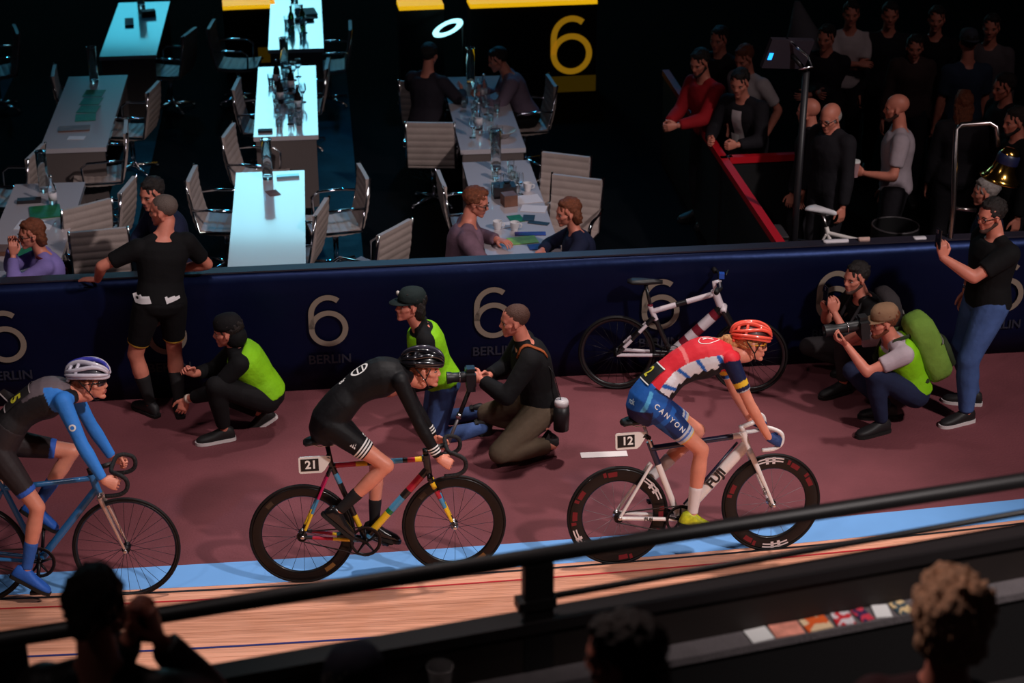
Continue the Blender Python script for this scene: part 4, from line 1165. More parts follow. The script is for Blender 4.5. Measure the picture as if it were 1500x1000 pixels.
# man in black leaning on the barrier, seen from behind
pD = P(244, 609); yawD = math.radians(112)
D = Person('person', 'bald-cropped man in black shirt and shorts leaning on the barrier with one arm', pD, yawD,
           dict(pel=(0, -.03, .93), nb=(.06, -.10, 1.42), head=(.11, -.13, 1.60), hdir=(.5, .85, -.10), plat=(0, 1, 0), wrL=(.31, .36, 1.055), ehL=(-.5, .7, .3), wrR=(.28, -.22, 1.06), ehR=(-.4, -1, -.1),
                anL=(.06, .10, .09), anR=(-.02, -.10, .09), khL=(.5, 1, 0), hpL='flat', hxL=(.6, .7, -.1), hzL=(0, 0, 1), hpR='flat', hzR=(0, 0, 1), fdL=(1, .5, 0)), height=1.78, build=1.06, skin=DKSKIN, q=.011)
D.garment('shirt', BLKC, torso=(.02, .95), arm=.72, infl=.018)
D.garment('shorts', BLKC, torso=(-.19, .18), leg=.78, infl=.016)
for sd in 'LR': sock(D, sd, 1.45, 1.98, mat('sock_black', rgb(22, 20, 22), .8))
D.shoes(SHB)
gd = mat('gold_band', rgb(206, 160, 60), .5)
white_stripes(D, D.g['shorts'], 'leg', 'R', (.745,), gd, .014, 'hem_band'); white_stripes(D, D.g['shorts'], 'leg', 'L', (.745,), gd, .014, 'hem_band')
for y, w_ in ((.11, .10), (-.10, .11)): D.decal('white_waist_flap', grid2d(w_, .06, 6, 4), mat('flap_white', rgb(210, 204, 206), .8), D.g['shorts'], (0, y, 1.015), (0, -1, .15), (0, 0, 1), off=.014)
D.hair('buzz', mat('hair_greybrown', rgb(92, 78, 72), .7, bump=.4, bscale=150))
# crouching marshal in beanie
def squat(loc, yaw, label, J, **k):
    base = dict(pel=(-.16, 0, .30), nb=(.10, 0, .72), bulge=(-.06, 0, .04), anL=(.02, .13, .09), anR=(-.04, -.13, .09), khL=(1, .35, .5), khR=(1, -.35, .5), fdL=(1, .2, 0), fdR=(1, -.2, 0))
    base.update(J)
    return Person('person', label, loc, yaw, base, **k)
E = squat(P(362, 632), math.radians(188), 'crouching marshal in black hood and neon yellow-green vest beside the barrier',
          dict(nb=(.06, 0, .68), head=(.09, 0, .825), hdir=(1, -.1, -.15), wrL=(.42, .06, .33), wrR=(.36, .0, .50), ehL=(0, 1, -.6), ehR=(.1, -.8, -.8), anL=(.16, .12, .09), anR=(-.12, -.10, .09), hpL='relaxed', hxL=(.4, 0, -.9), hpR='half', hxR=(.5, .3, .6), fuR=(.5, 0, .85), fdR=(.85, 0, -.5)), height=1.74, skin=DKSKIN, q=.011)
E.garment('sweater', BLKC, torso=(.0, .95), arm=1.72, infl=.018, neck=True)
vest(E, HIVIS); E.garment('trousers', cloth('trousers_black', 20, 18, 20), torso=(-.19, .2), leg=1.9, infl=.018); E.shoes(mat('sneaker_black', rgb(26, 24, 25), .6), SOLEW)
E.hair('short', hair_dk); E.cap(cloth('beanie_black', 20, 18, 20), brim=False)
hd = MB(); hd.ell((-.05, 0, -.05), (.085, .088, .085)); E.headpart('hood', hd, BLKC)
mb = MB(); wv = E.wr['L']; dx = (E.wr['L'] - E.el['L']).normalized(); mb.tube([wv - dx * .03, wv - dx * .005], .034, 14); obj('wristwatch', mb, mat('watch_pale', rgb(200, 180, 165), .5), E.root)
# kneeling marshal in cap
Fp = Person('person', 'kneeling marshal in dark cap, neon vest and blue jeans behind the black-suited racer', P(642, 630), math.radians(190),
            dict(pel=(-.04, 0, .40), nb=(.12, 0, .87), head=(.19, .02, 1.04), hdir=(.96, .25, .08), anL=(-.36, .12, .07), anR=(-.36, -.12, .07), khL=(1, .1, -.4), khR=(1, -.1, -.4), fdL=(-.35, 0, -1), fdR=(-.35, 0, -1), fuL=(-1, 0, .3), fuR=(-1, 0, .3),
                 wrL=(.30, .20, .46), wrR=(.28, -.22, .44)), height=1.70, skin=DKSKIN, q=.011, hairc=hair_dk)
Fp.garment('sweater', BLKC, torso=(.0, .95), arm=1.9, infl=.016, neck=True); vest(Fp, HIVIS); Fp.garment('jeans', JEANS, torso=(-.19, .2), leg=1.92, infl=.016); Fp.shoes(SHB)
Fp.hair('bob', hair_dk); cpo = Fp.cap(cloth('cap_darkgreen', 26, 36, 36)); mb = MB(); mb.ell((.078, -.045, .085), (.014, .022, .018)); Fp.headpart('cap_badge', mb, mat('badge_pale', rgb(190, 180, 175), .5), parent=cpo)
# kneeling photographer in black
Gp = Person('person', 'kneeling photographer in black jacket and khaki trousers holding a long-lens camera', P(770, 655), math.radians(187),
            dict(pel=(-.10, 0, .34), nb=(.02, 0, .84), bulge=(-.06, 0, 0), head=(.085, 0, 1.02), hdir=(.98, .0, -.14), anL=(-.18, .15, .09), anR=(-.16, -.14, .09), khL=(1, .35, .15), khR=(1, -.35, .12), fdL=(.5, 0, -.8), fdR=(.5, 0, -.8), fuL=(-.8, 0, .5), fuR=(-.8, 0, .5),
                 wrL=(.33, .06, .60), wrR=(.27, -.05, .57), ehL=(-.3, 1, -.7), ehR=(-.3, -1, -.7), hpL='half', hpR='half', hxL=(.8, -.5, .2), hxR=(.8, .3, .2), hzL=(.3, .8, .3), hzR=(.2, -.9, .2)), height=1.78, build=1.08, skin=DKSKIN, q=.011)
Gp.garment('jacket', BLKC, torso=(-.02, .955), arm=1.9, infl=.022, neck=True); Gp.garment('trousers', cloth('khaki_dark', 88, 74, 60), torso=(-.19, .15), leg=1.9, infl=.022); Gp.shoes(SHB)
Gp.hair('buzz', mat('hair_redbrown', rgb(72, 44, 34), .7, bump=.4, bscale=150))
tq = Gp.bvh(Gp.g['jacket']); sp3 = []
for i in range(12):
    h = tq.ray_cast(V((.125 - .024 * i, .105, 1.2)), V((0, 0, -1)))
    if h[0] is not None and h[0].z > .60: sp3.append(h[0] + V((0, 0, .004)))
mb = MB(); mb.tube(sp3, .020, 8, flat=.35, up=(0, 1, 0)); obj('strap', mb, cloth('strap_orange', 150, 76, 40), Gp.root)
camera_prop('black camera in the hands of the kneeling photographer in black', at(frame((1, .0, .05), (0, 0, 1)), (0, 0, 0)) if False else Matrix.Translation(loc_world(Gp, (.40, .0, .60))) @ Matrix.Rotation(math.radians(187), 4, 'Z'), .14)
mono = thing('monopod', 'grey monopod slanting down from the kneeling photographer\'s camera', 'monopod', (0, 0, 0))
mb = MB(); a = loc_world(Gp, (.40, 0, .52)); b = loc_world(Gp, (.60, .05, .02)); mb.tube([a, a + (b - a) * .45], .016, 10); obj('upper_tube', mb, PL, mono)
mb = MB(); mb.tube([a + (b - a) * .42, b], .012, 10); obj('lower_tube', mb, mat('monopod_grey', rgb(120, 112, 114), .4, .6), mono)
mb = MB(); mb.tube([a + (b - a) * .40, a + (b - a) * .47], .021, 10); obj('clamp_ring', mb, STEEL, mono)
bag = thing('lens_pouch', 'black pouch with silver-capped lens hanging at the kneeling photographer\'s hip', 'pouch', loc_world(Gp, (-.23, .20, .36)), math.radians(187))
mb = MB(); mb.lathe([(.01, -.12), (.055, -.12), (.06, 0), (.055, .07), (.01, .07)], 16); obj('pouch_body', mb, PL, bag)
mb = MB(); mb.lathe([(.01, .07), (.050, .07), (.052, .10), (.046, .115), (.01, .118)], 16); obj('lens_cap', mb, mat('cap_silver', rgb(190, 182, 184), .4), bag)
mb = MB(); mb.tube([(.0, -.0, .10), (.05, -.06, .30), (.16, -.10, .46)], .012, 8, flat=.3); obj('pouch_strap', mb, PL, bag)
# crouching man filming with a phone by the barrier
Hp = squat(P(1243, 562), math.radians(196), 'crouching man in dark clothes with backpack holding up a phone by the barrier',
           dict(pel=(-.16, 0, .28), nb=(-.04, 0, .74), head=(.02, 0, .905), hdir=(.95, .28, -.10), wrL=(.20, .05, .66), wrR=(.22, -.06, .64), ehL=(-.2, .8, -1), ehR=(-.2, -.8, -1), hpL='half', hpR='half', hxL=(.3, -.2, 1), hxR=(.3, .2, 1), hzL=(.2, 1, 0), hzR=(.2, -1, 0), anR=(-.14, -.12, .09), anL=(.12, .14, .09)), height=1.78, skin=DKSKIN, q=.012, hairc=hair_dk)
Hp.garment('shirt', BLKC, torso=(.0, .95), arm=.75, infl=.018); Hp.garment('trousers', cloth('trousers_grey', 44, 40, 42), torso=(-.19, .15), leg=1.9, infl=.018); Hp.shoes(SHB); Hp.hair('short', hair_dk); Hp.beard(mat('stubble_dark', rgb(70, 48, 42), .7))
phone_prop('phone held up by the crouching man by the barrier', Matrix.Translation(loc_world(Hp, (.26, 0, .79))) @ Matrix.Rotation(math.radians(196), 4, 'Z'))
backpack(Hp, cloth('pack_grey', 58, 52, 54), cloth('pack_grey2', 40, 36, 38), w=.15, h=.40, d=.16, label='grey backpack on the crouching man with the phone')
# crouching photographer with green pack
Ip = squat(P(1292, 622), math.radians(192), 'crouching photographer in tan cap and neon vest aiming a telephoto camera',
           dict(pel=(-.20, 0, .28), nb=(.0, 0, .70), head=(.07, 0, .855), hdir=(.98, .0, -.16), wrL=(.36, .03, .715), wrR=(.14, -.09, .755), ehL=(.0, .5, -1), ehR=(.1, -.9, -.9), hpL='half', hpR='grip', hxL=(.8, -.2, .5), hxR=(.6, .5, .4), hzL=(0, .3, -1), hzR=(.2, -1, .2),
                anL=(.06, .12, .09), anR=(-.08, -.10, .09), khL=(1, .15, .3), khR=(1, -.15, .3)), height=1.76, skin=DKSKIN, q=.011, hairc=hair_aub)
Ip.garment('t_shirt', cloth('tee_grey', 176, 160, 168), torso=(.0, .955), arm=.62, infl=.018); vest(Ip, HIVIS); Ip.garment('jeans', JEAND, torso=(-.19, .15), leg=1.92, infl=.018); Ip.shoes(SHB)
Ip.hair('short', hair_aub); Ip.beard(hair_aub); Ip.cap(cloth('cap_tan', 136, 104, 80))
camera_prop('black camera with long lens aimed by the photographer in the tan cap', Matrix.Translation(loc_world(Ip, (.22, -.02, .835))) @ Matrix.Rotation(math.radians(189), 4, 'Z') @ Matrix.Rotation(math.radians(6), 4, 'Y'), .26, True)
backpack(Ip, cloth('pack_green', 112, 146, 58, bump=.5), cloth('pack_darkgreen', 46, 56, 34), w=.16, h=.52, d=.22, label='green hiking backpack on the photographer in the tan cap')
# standing man in jeans filming with a phone
pJ = P(1425, 604)
Jp = Person('person', 'standing bearded man in black t-shirt and jeans filming with a raised phone', pJ, math.radians(196),
            dict(pel=(0, 0, .93), nb=(-.02, 0, 1.43), head=(.05, 0, 1.605), hdir=(.98, .10, -.18), wrL=(.42, .03, 1.33), wrR=(-.02, -.33, .86), ehL=(.2, .6, -1), ehR=(-.8, -1, 0), hpL='half', hxL=(.1, -.2, 1), hzL=(.3, 1, 0), hpR='relaxed', anL=(.14, .13, .09), anR=(-.06, -.13, .09), fdL=(1, .1, 0), fdR=(.9, -.5, 0)), height=1.79, build=1.14, skin=DKSKIN, q=.011, hairc=hair_dk)
Jp.garment('t_shirt', BLKC, torso=(-.08, .955), arm=.72, infl=.022); Jp.garment('jeans', JEANS, torso=(-.19, .12), leg=1.96, infl=.02); Jp.shoes(mat('sneaker_black', rgb(26, 24, 25), .6), SOLEW)
Jp.hair('short', hair_dk, 4); Jp.beard(mat('stubble_dark', rgb(70, 48, 42), .7)); Jp.glasses(mat('glasses_dark', rgb(24, 20, 22), .2))
phone_prop('phone raised by the standing man in jeans', Matrix.Translation(loc_world(Jp, (.455, .0, 1.47))) @ Matrix.Rotation(math.radians(196), 4, 'Z'))
mb = MB(); dx = (Jp.wr['R'] - Jp.el['R']).normalized(); mb.tube([Jp.wr['R'] - dx * .05, Jp.wr['R'] - dx * .03], .036, 14); obj('bracelet', mb, STEEL, Jp.root)
# mountain bike parked against the barrier
def mtb():
    rx = P(902, 569); fx = P(1094, 575)
    r = thing('mountain_bike', 'white and red mountain bike parked against the dark blue barrier', 'bicycle')
    d = (fx - rx); L = d.length; yaw = math.atan2(d.y, d.x)
    r.matrix_world = Matrix.Translation(rx) @ Matrix.Rotation(yaw, 4, 'Z') @ Matrix.Rotation(math.radians(-6), 4, 'X')
    R = .30; w_ = paint('mtb_white', 214, 200, 206); rd_ = paint('mtb_red', 120, 28, 44); dk = paint('mtb_black', 26, 24, 26)
    rear = V((0, 0, R)); front = V((L, 0, R)); bb = V((.42, 0, .30)); st = V((.26, 0, .64)); ht = V((.74, 0, .80)); hb = V((.79, 0, .68))
    for c in (rear, front): wheel(r, c, R, .045, dk, 24, DARKM, None, .024)
    seg_tube('frame_down_tube', hb, bb, .042, [dk, rd_, w_, rd_, w_, rd_, w_], r, [.08, .18, .40, .52, .66, .78])
    seg_tube('frame_top_tube', ht, st, .021, [w_, dk, w_], r, [.45, .62]); seg_tube('frame_seat_tube', st + V((-.02, 0, .05)), bb, .02, [w_, dk], r, [.3]); seg_tube('frame_head_tube', ht + V((-.01, 0, .03)), hb, .03, [w_], r)
    for s in (-1, 1):
        seg_tube('frame_seat_stay', st + V((.02, s*.02, -.04)), rear + V((0, s*.065, 0)), .014, [dk, w_, dk, w_, dk], r, [.2, .4, .6, .8], n=10); seg_tube('frame_chain_stay', bb + V((-.03, s*.035, 0)), rear + V((0, s*.065, 0)), .014, [dk, w_], r, [.3], n=10)
        seg_tube('fork_leg', hb + V((.01, s*.06, .0)), front + V((0, s*.062, 0)), .020, [dk, w_, dk], r, [.42, .5], n=10)
        mb = MB(); mb.tube([ht + V((.03, s*.02, .09)), ht + V((.03, s*.20, .10)), ht + V((-.01, s*.33, .11))], .014, 8); obj('handlebar', mb, dk, r)
        mb = MB(); mb.tube([ht + V((.0, s*.24, .105)), ht + V((-.012, s*.34, .112))], .020, 10); obj('grip', mb, RUB, r)
        a = math.radians(-20 if s < 0 else 160); e = bb + V((.165*math.cos(a), s*.08, .165*math.sin(a))); mb = MB(); mb.tube([bb + V((0, s*.05, 0)), e], .012, 8); mb.box((-.045, -.04, -.01), (.045, .04, .01), Matrix.Translation(e + V((0, s*.05, 0)))); obj('crank_arm', mb, DARKM, r, angle=40)
    mb = MB(); mb.tube([hb + V((.01, -.075, .0)), hb + V((.02, 0, .02)), hb + V((.01, .075, .0))], .024, 10); obj('fork_crown', mb, w_, r)
    mb = MB(); mb.tube([ht, ht + V((-.015, 0, .09)), ht + V((.04, 0, .10))], .018, 10); obj('stem', mb, w_, r)
    mb = MB(); mb.tube([st, st + V((-.055, 0, .22))], .014, 10); obj('seatpost', mb, dk, r)
    mb = MB(); mb.lathe([(.018, -.01), (.022, 0), (.018, .01)], 12, at(frame((1, 0, 0), (-.2, 0, 1)), st + V((-.015, 0, .05)))); obj('seat_clamp', mb, rd_, r)
    sad = st + V((-.055, 0, .26)); sm = MB(); rr = []
    for x, w2, h in ((-.14, .03, .012), (-.10, .070, .022), (-.02, .055, .024), (.06, .024, .022), (.13, .012, .016)): rr.append([sad + V((x, w2*math.cos(a), h*math.sin(a) - .02)) for a in [2*math.pi*i/12 for i in range(12)]])
    sm.rings(rr); obj('saddle', sm, mat('saddle_black', rgb(22, 20, 22), .5), r)
    cmb = lathe_ring([(.085, -.003), (.092, -.003), (.092, .003), (.085, .003)], 36); cmb.lathe([(.002, -.01), (.05, -.008), (.05, .008), (.002, .01)], 16, axis='y'); o = obj('chainring', cmb, DARKM, r); o.location = bb + V((0, -.05, 0))
    mb = MB(); mb.tube([ht + V((.05, .05, .10)), ht + V((.09, .03, .18)), ht + V((.07, -.04, .16))], .006, 6); obj('brake_cable', mb, PL, r)
    mb = MB(); mb.box((-.02, -.03, -.01), (.02, .03, .03), Matrix.Translation(ht + V((.04, 0, .135)))); obj('bike_computer', mb, mat('computer_blue', rgb(40, 80, 170), .3), r, smooth=False)
    return r
mtb()
# ------------------------------------------------------------------ the infield: banquet tables, chairs, tableware
m_table = mat('table_white', rgb(190, 180, 186), .22, spec=.6, coat=1.0)
m_table.node_tree.nodes['Principled BSDF'].inputs['Coat Roughness'].default_value = .07
m_tside = mat('table_side', rgb(96, 84, 82), .6)
m_chair = mat('chair_leather', rgb(164, 146, 140), .5, var=.08, vscale=8, bump=.1, bscale=60)
ZT = .75
def table_proto():
    r = thing('banquet_table', 'x', 'table')
    mb = MB(); mb.box((-.31, -1.2, ZT - .045), (.31, 1.2, ZT)); obj('table_top', mb, m_table, r, smooth=False)
    for y in (-1.17, 1.17):
        mb = MB(); mb.box((-.29, y - .02, 0), (.29, y + .02, ZT - .045)); obj('end_panel', mb, m_tside, r, smooth=False)
    mb = MB(); mb.box((-.02, -1.15, ZT - .12), (.02, 1.15, ZT - .045)); obj('rail', mb, m_tside, r, smooth=False)
    return r
def table_at(px_tl, px_tr, label):
    a = P(*px_tl, ZT); b = P(*px_tr, ZT); c = (a + b) / 2 - W * 1.2
    return V((c.x, c.y, 0)), label
tables = [table_at(*t) for t in (
    ((345, 252), (447, 250), 'white banquet table bare but for a tall glass, next to the barrier'),
    ((378, 97), (463, 97), 'white banquet table glowing cyan and crowded with glassware'),
    ((395, -5), (472, -5), 'white banquet table behind the cyan-lit crowded one, with green bottles on it'),
    ((105, 112), (183, 110), 'white banquet table with a long green runner of leaflets'),
    ((175, 4), (248, 2), 'white banquet table lit cyan behind the one with the green runner'),
    ((677, 237), (775, 235), 'white banquet table strewn with papers between the seated man and woman'),
    ((646, 112), (733, 112), 'white banquet table behind the paper-strewn one, between two men'),
    ((27, 269), (120, 267), 'white banquet table with green folders where the woman with glasses sits'))]
proto = table_proto(); TB = []
for i, (p, lab) in enumerate(tables):
    o = proto if i == 0 else copy_tree(proto)
    o.location = p; o.rotation_euler = (0, 0, AX); o['label'] = lab; o['group'] = 'banquet tables on the infield'
    TB.append(p)
def chair_proto():
    r = thing('conference_chair', 'x', 'chair')
    def quilt(n=56, rib=.007, pitch=.068):
        return [(i / n, rib * abs(math.sin(math.pi * (i / n) * .46 / pitch)) ** .5) for i in range(n + 1)]
    bk = MB(); rr = []
    for t, d in quilt():
        z = .46 + .46 * t; x = -.20 - .07 * t - .02 * math.sin(math.pi * t)
        rr.append([V((x + .012 + d, -.225, z)), V((x + .010 + d, 0, z)), V((x + .012 + d, .225, z)), V((x - .012 - d, .225, z)), V((x - .014 - d, 0, z)), V((x - .012 - d, -.225, z))])
    bk.rings(rr); obj('backrest', bk, m_chair, r, angle=70)
    st = MB(); rr = []
    for t, d in quilt():
        x = -.21 + .46 * t; z = .455 - .02 * math.sin(math.pi * t)
        rr.append([V((x, -.225, z + .014 + d)), V((x, .225, z + .014 + d)), V((x, .225, z - .016 - d)), V((x, -.225, z - .016 - d))])
    st.rings(rr); obj('seat', st, m_chair, r, angle=70)
    for s in (-1, 1):
        fr = MB(); fr.tube([(-.29, s*.235, .93), (-.20, s*.235, .45), (.27, s*.235, .45)], .011, 8); obj('side_rail', fr, CHROME, r)
        ar = MB(); ar.tube([(-.24, s*.245, .66), (-.10, s*.265, .67), (.10, s*.265, .665), (.16, s*.26, .62), (.15, s*.245, .46)], .012, 8, flat=1.6); obj('armrest', ar, CHROME, r)
    c = MB(); c.tube([(0, 0, .07), (0, 0, .43)], .025, 12); obj('column', c, CHROME, r)
    b = MB()
    for i in range(4):
        a = math.pi / 4 + math.pi / 2 * i; b.tube([(0, 0, .075), (.27*math.cos(a), .27*math.sin(a), .035)], [.024, .014], 8)
        b.ell((.27*math.cos(a), .27*math.sin(a), .018), (.018, .018, .018), None, 8, 6)
    obj('star_base', b, CHROME, r)
    return r
cproto = chair_proto(); nch = [0]
def chair(px, py, deg, label, z=.72):
    """px, py is the middle of the backrest"""
    p = P(px, py, z); yaw = math.radians(deg)
    f = V((math.cos(yaw), math.sin(yaw), 0)); p = p + f * .24; p.z = 0
    o = cproto if nch[0] == 0 else copy_tree(cproto); nch[0] += 1
    o.location = p; o.rotation_euler = (0, 0, yaw); o['label'] = label; o['group'] = 'quilted chairs around the banquet tables'
    return o
CH = [(147, 368, 105, 'quilted pale chair with ribbed back turned to the barrier, beside the woman with glasses'),
      (127, 330, 130, 'pale chair tucked behind the ribbed one by the woman with glasses'),
      (184, 302, 175, 'pale chair standing side-on behind the man leaning on the barrier'),
      (182, 215, 190, 'pale chair at the near end of the table with the green runner'),
      (222, 155, 175, 'pale chair pulled out beside the table with the green runner'),
      (288, 285, 0, 'pale chair half hidden by the man in the dark jacket'),
      (341, 220, -5, 'pale chair at the far corner of the bare white table'),
      (528, 282, 195, 'pale chair turned edge-on beside the bare white table'),
      (466, 335, 172, 'narrow-looking pale chair pushed up to the bare white table'),
      (574, 365, 148, 'ribbed pale chair standing alone on the blue carpet by the barrier'),
      (631, 207, 88, 'broad-backed pale chair behind the man in the checked shirt'),
      (619, 146, 80, 'pale chair holding the dark-shirted man with his back turned'),
      (827, 258, 250, 'broad pale chair, rear one of two behind the woman in navy'),
      (843, 292, 250, 'broad pale chair, front one of two behind the woman in navy'),
      (652, 292, 10, 'pale chair under the seated man in the checked shirt'),
      (803, 145, 190, 'pale chair beside the man leaning over the glassware'),
      (476, 120, 182, 'pale chair at the side of the cyan-lit crowded table'),
      (275, 72, 170, 'pale chair between the two far tables'),
      (22, 68, 200, 'pale chair tinted cyan, alone near the dark edge of the infield'),
      (86, 130, 10, 'pale chair pushed to the left of the green-runner table'),
      (315, 60, 0, 'dim chair left of the far cyan-lit table'),
      (510, 62, 185, 'dim chair right of the far cyan-lit table'),
      (352, 150, 0, 'dim chair left of the cyan-lit crowded table'),
      (50, 252, 175, 'pale chair whose seat catches cyan light behind the folder table')]
for c in CH: chair(*c)
# tableware
GLASS = mat('clear_glass', (.9, .95, .97), .03, trans=1.0, ior=1.45)
GREENG = mat('green_glass', rgb(60, 140, 50), .05, trans=.8)
PAPER = mat('paper_white', rgb(214, 206, 212), .7)
def on_table(ti, u, v, z=0): 
    p = TB[ti] + U * u + W * v; return V((p.x, p.y, ZT + z))
def tall_vase(loc, label):
    r = thing('glass_vase', label, 'vase', loc, 0, 'tall glass cylinders on the tables')
    mb = MB(); mb.lathe([(.002, .0), (.045, .0), (.047, .01), (.047, .36), (.052, .37), (.052, .375), (.044, .375), (.043, .03), (.002, .025)], 24); obj('cylinder', mb, GLASS, r, angle=40)
    mb = MB(); mb.lathe([(.046, .372), (.053, .376), (.046, .380)], 24, closed=True); obj('rim', mb, CHROME, r)
    return r
def tumbler(loc, label, grp):
    r = thing('drinking_glass', label, 'glass', loc, 0, grp)
    mb = MB(); mb.lathe([(.002, .0), (.026, .0), (.034, .12), (.031, .12), (.024, .012), (.002, .012)], 14); obj('tumbler', mb, GLASS, r, angle=40)
    mb = MB(); mb.lathe([(.002, .013), (.0235, .013), (.028, .07), (.002, .07)], 14); obj('drink', mb, mat('drink_water', (.8, .9, .9), .05, trans=.9), r)
    return r
def wine_glass(loc, label, grp):
    r = thing('wine_glass', label, 'glass', loc, 0, grp)
    mb = MB(); mb.lathe([(.002, .0), (.034, .001), (.032, .005), (.005, .012), (.004, .085), (.02, .10), (.036, .13), (.036, .165), (.030, .20), (.028, .20), (.034, .165), (.034, .13), (.018, .104), (.002, .10)], 16); obj('goblet', mb, GLASS, r, angle=50)
    return r
def bottle(loc, label, m, grp):
    r = thing('bottle', label, 'bottle', loc, 0, grp)
    mb = MB(); mb.lathe([(.002, 0), (.034, 0), (.036, .01), (.036, .15), (.030, .18), (.014, .21), (.013, .26), (.002, .262)], 16); obj('bottle_body', mb, m, r, angle=50)
    mb = MB(); mb.lathe([(.002, .255), (.015, .255), (.015, .275), (.002, .276)], 12); obj('bottle_cap', mb, STEEL, r)
    mb = MB(); mb.lathe([(.0365, .05), (.037, .05), (.037, .12), (.0365, .12)], 16, closed=True); obj('bottle_label', mb, PAPER, r)
    return r
def card(ti, u, v, w, h, m, label, cat, rot=0, z=0.002, t=.003, name='leaflet', grp=None):
    loc = on_table(ti, u, v, z)
    mb = MB(); mb.box((-w/2, -h/2, 0), (w/2, h/2, t))
    o = obj(name, mb, m, None, smooth=False); o.location = loc; o.rotation_euler = (0, 0, AX + math.radians(rot))
    return tag(o, label, cat, grp)
gp = mat('print_green', rgb(28, 104, 58), .6, var=.3, vscale=12); dkp = mat('print_dark', rgb(36, 30, 34), .6, var=.3, vscale=14); nvp = mat('print_blue', rgb(44, 50, 130), .6, var=.4, vscale=12); lim = mat('print_lime', rgb(130, 170, 60), .6, var=.4, vscale=10); brp = mat('print_brown', rgb(110, 72, 58), .6, var=.3, vscale=10)
vl = ['tall glass cylinder standing on the bare white table', 'tall glass cylinder at the back of the cyan-lit crowded table', 'tall glass cylinder on the far cyan-lit table', 'tall glass cylinder on the table with the green runner', 'tall glass cylinder on the far cyan table at the hall\'s dark side', 'tall glass cylinder on the paper-strewn table', 'tall glass cylinder between the two men at the far table', 'tall glass cylinder on the table with green folders']
for i, l in enumerate(vl): tall_vase(on_table(i, -.02, .98 if i not in (0,) else 1.0), l)
card(0, .03, .62, .10, .14, brp, 'small folded brown card lying on the bare white table', 'card', 20)
card(0, .16, 1.02, .20, .06, mat('foil_wrap', rgb(150, 200, 215), .25, .6), 'crumpled shiny wrapper at the far end of the bare table', 'wrapper', 5, t=.02, name='wrapper')
for k in range(4): card(3, .02, .55 - .27 * k, .20, .24, gp, ('green leaflet in the runner, next to the tall glass cylinder', 'green leaflet in the runner, second from the tall glass cylinder', 'green leaflet in the runner, second from the brown folder', 'green leaflet in the runner, next to the brown folder')[k], 'leaflet', random.uniform(-8, 8), grp='green leaflets on the runner table')
card(3, -.05, -.62, .30, .16, brp, 'brown folder lying near the end of the green-runner table', 'folder', 3, t=.012, name='folder')
card(3, .0, -.90, .16, .10, PAPER, 'white card at the near end of the green-runner table', 'card', -6)
card(4, -.10, .2, .10, .34, dkp, 'dark upright menu on the far cyan table', 'menu', 5, t=.02, name='menu'); card(4, .1, .55, .16, .12, brp, 'brown box on the far cyan table', 'box', 12, t=.06, name='box')
rng = random.Random(3)
GL = [(1, 'drinking glass among the glassware on the cyan-lit crowded table', 'glasses on the cyan-lit crowded table', 24), (6, 'drinking glass on the table between the two men', 'glasses on the table between the two men', 16),
      (2, 'drinking glass on the far cyan-lit table', 'glasses on the far cyan-lit table', 5), (5, 'drinking glass at the back of the paper-strewn table', 'glasses on the paper-strewn table', 8)]
for ti, lab, grp, n_ in GL:
    spots = []
    while len(spots) < n_:
        u = rng.uniform(-.17, .17); v = rng.uniform(-.95, .80) if ti != 5 else rng.uniform(.15, 1.0)
        if all(abs(u - a) + abs(v - b) > .095 for a, b in spots) and not (abs(u) < .1 and v > .85): spots.append((u, v))
    for j, (u, v) in enumerate(spots):
        if j % 3 == 2: wine_glass(on_table(ti, u, v), lab.replace('drinking glass', 'stemmed wine glass'), grp.replace('glasses', 'wine glasses'))
        else: tumbler(on_table(ti, u, v), lab, grp)
for j, (u, v) in enumerate(((-.06, -.15), (.05, .25), (-.10, .50), (.12, -.45))): bottle(on_table(1, u, v + .02), 'dark bottle among the glassware on the cyan-lit crowded table', mat('bottle_dark', rgb(30, 24, 22), .15, coat=.6), 'dark bottles on the cyan-lit crowded table')
for u, v in ((-.05, -.35), (.08, -.30)): bottle(on_table(2, u, v), 'green bottle on the far cyan-lit table', GREENG, 'green bottles on the far cyan-lit table')
for u, v in ((-.08, -.60), (.06, .35)): bottle(on_table(6, u, v), 'clear water bottle on the table between the two men', GLASS, 'water bottles between the two men')
card(1, .0, .0, .26, .18, dkp, 'dark serving tray on the cyan-lit crowded table', 'tray', 0, t=.015, name='tray'); card(1, -.2, -1.05, .14, .07, dkp, 'dark wallet at the near corner of the cyan-lit crowded table', 'wallet', 0, t=.02, name='wallet')
card(2, .12, .35, .24, .30, mat('print_cyan', rgb(120, 190, 205), .6), 'pale folded cloth on the far cyan-lit table', 'cloth', 8, t=.03, name='folded_cloth'); card(2, .1, .02, .22, .07, dkp, 'dark folded umbrella on the far cyan-lit table', 'umbrella', 10, t=.03, name='umbrella')
# bowl on table 6
r = thing('bowl', 'wide shallow dark-footed bowl on the table between the two men', 'bowl', on_table(6, .12, -.85)); mb = MB(); mb.lathe([(.002, .0), (.06, .0), (.07, .02), (.14, .07), (.135, .075), (.06, .03), (.002, .025)], 24); obj('bowl_shell', mb, mat('bowl_grey', rgb(150, 140, 142), .3), r, angle=50)
mb = MB(); mb.lathe([(.002, -.0), (.062, .0), (.062, .015), (.002, .015)], 20); obj('foot_ring', mb, dkp, r)
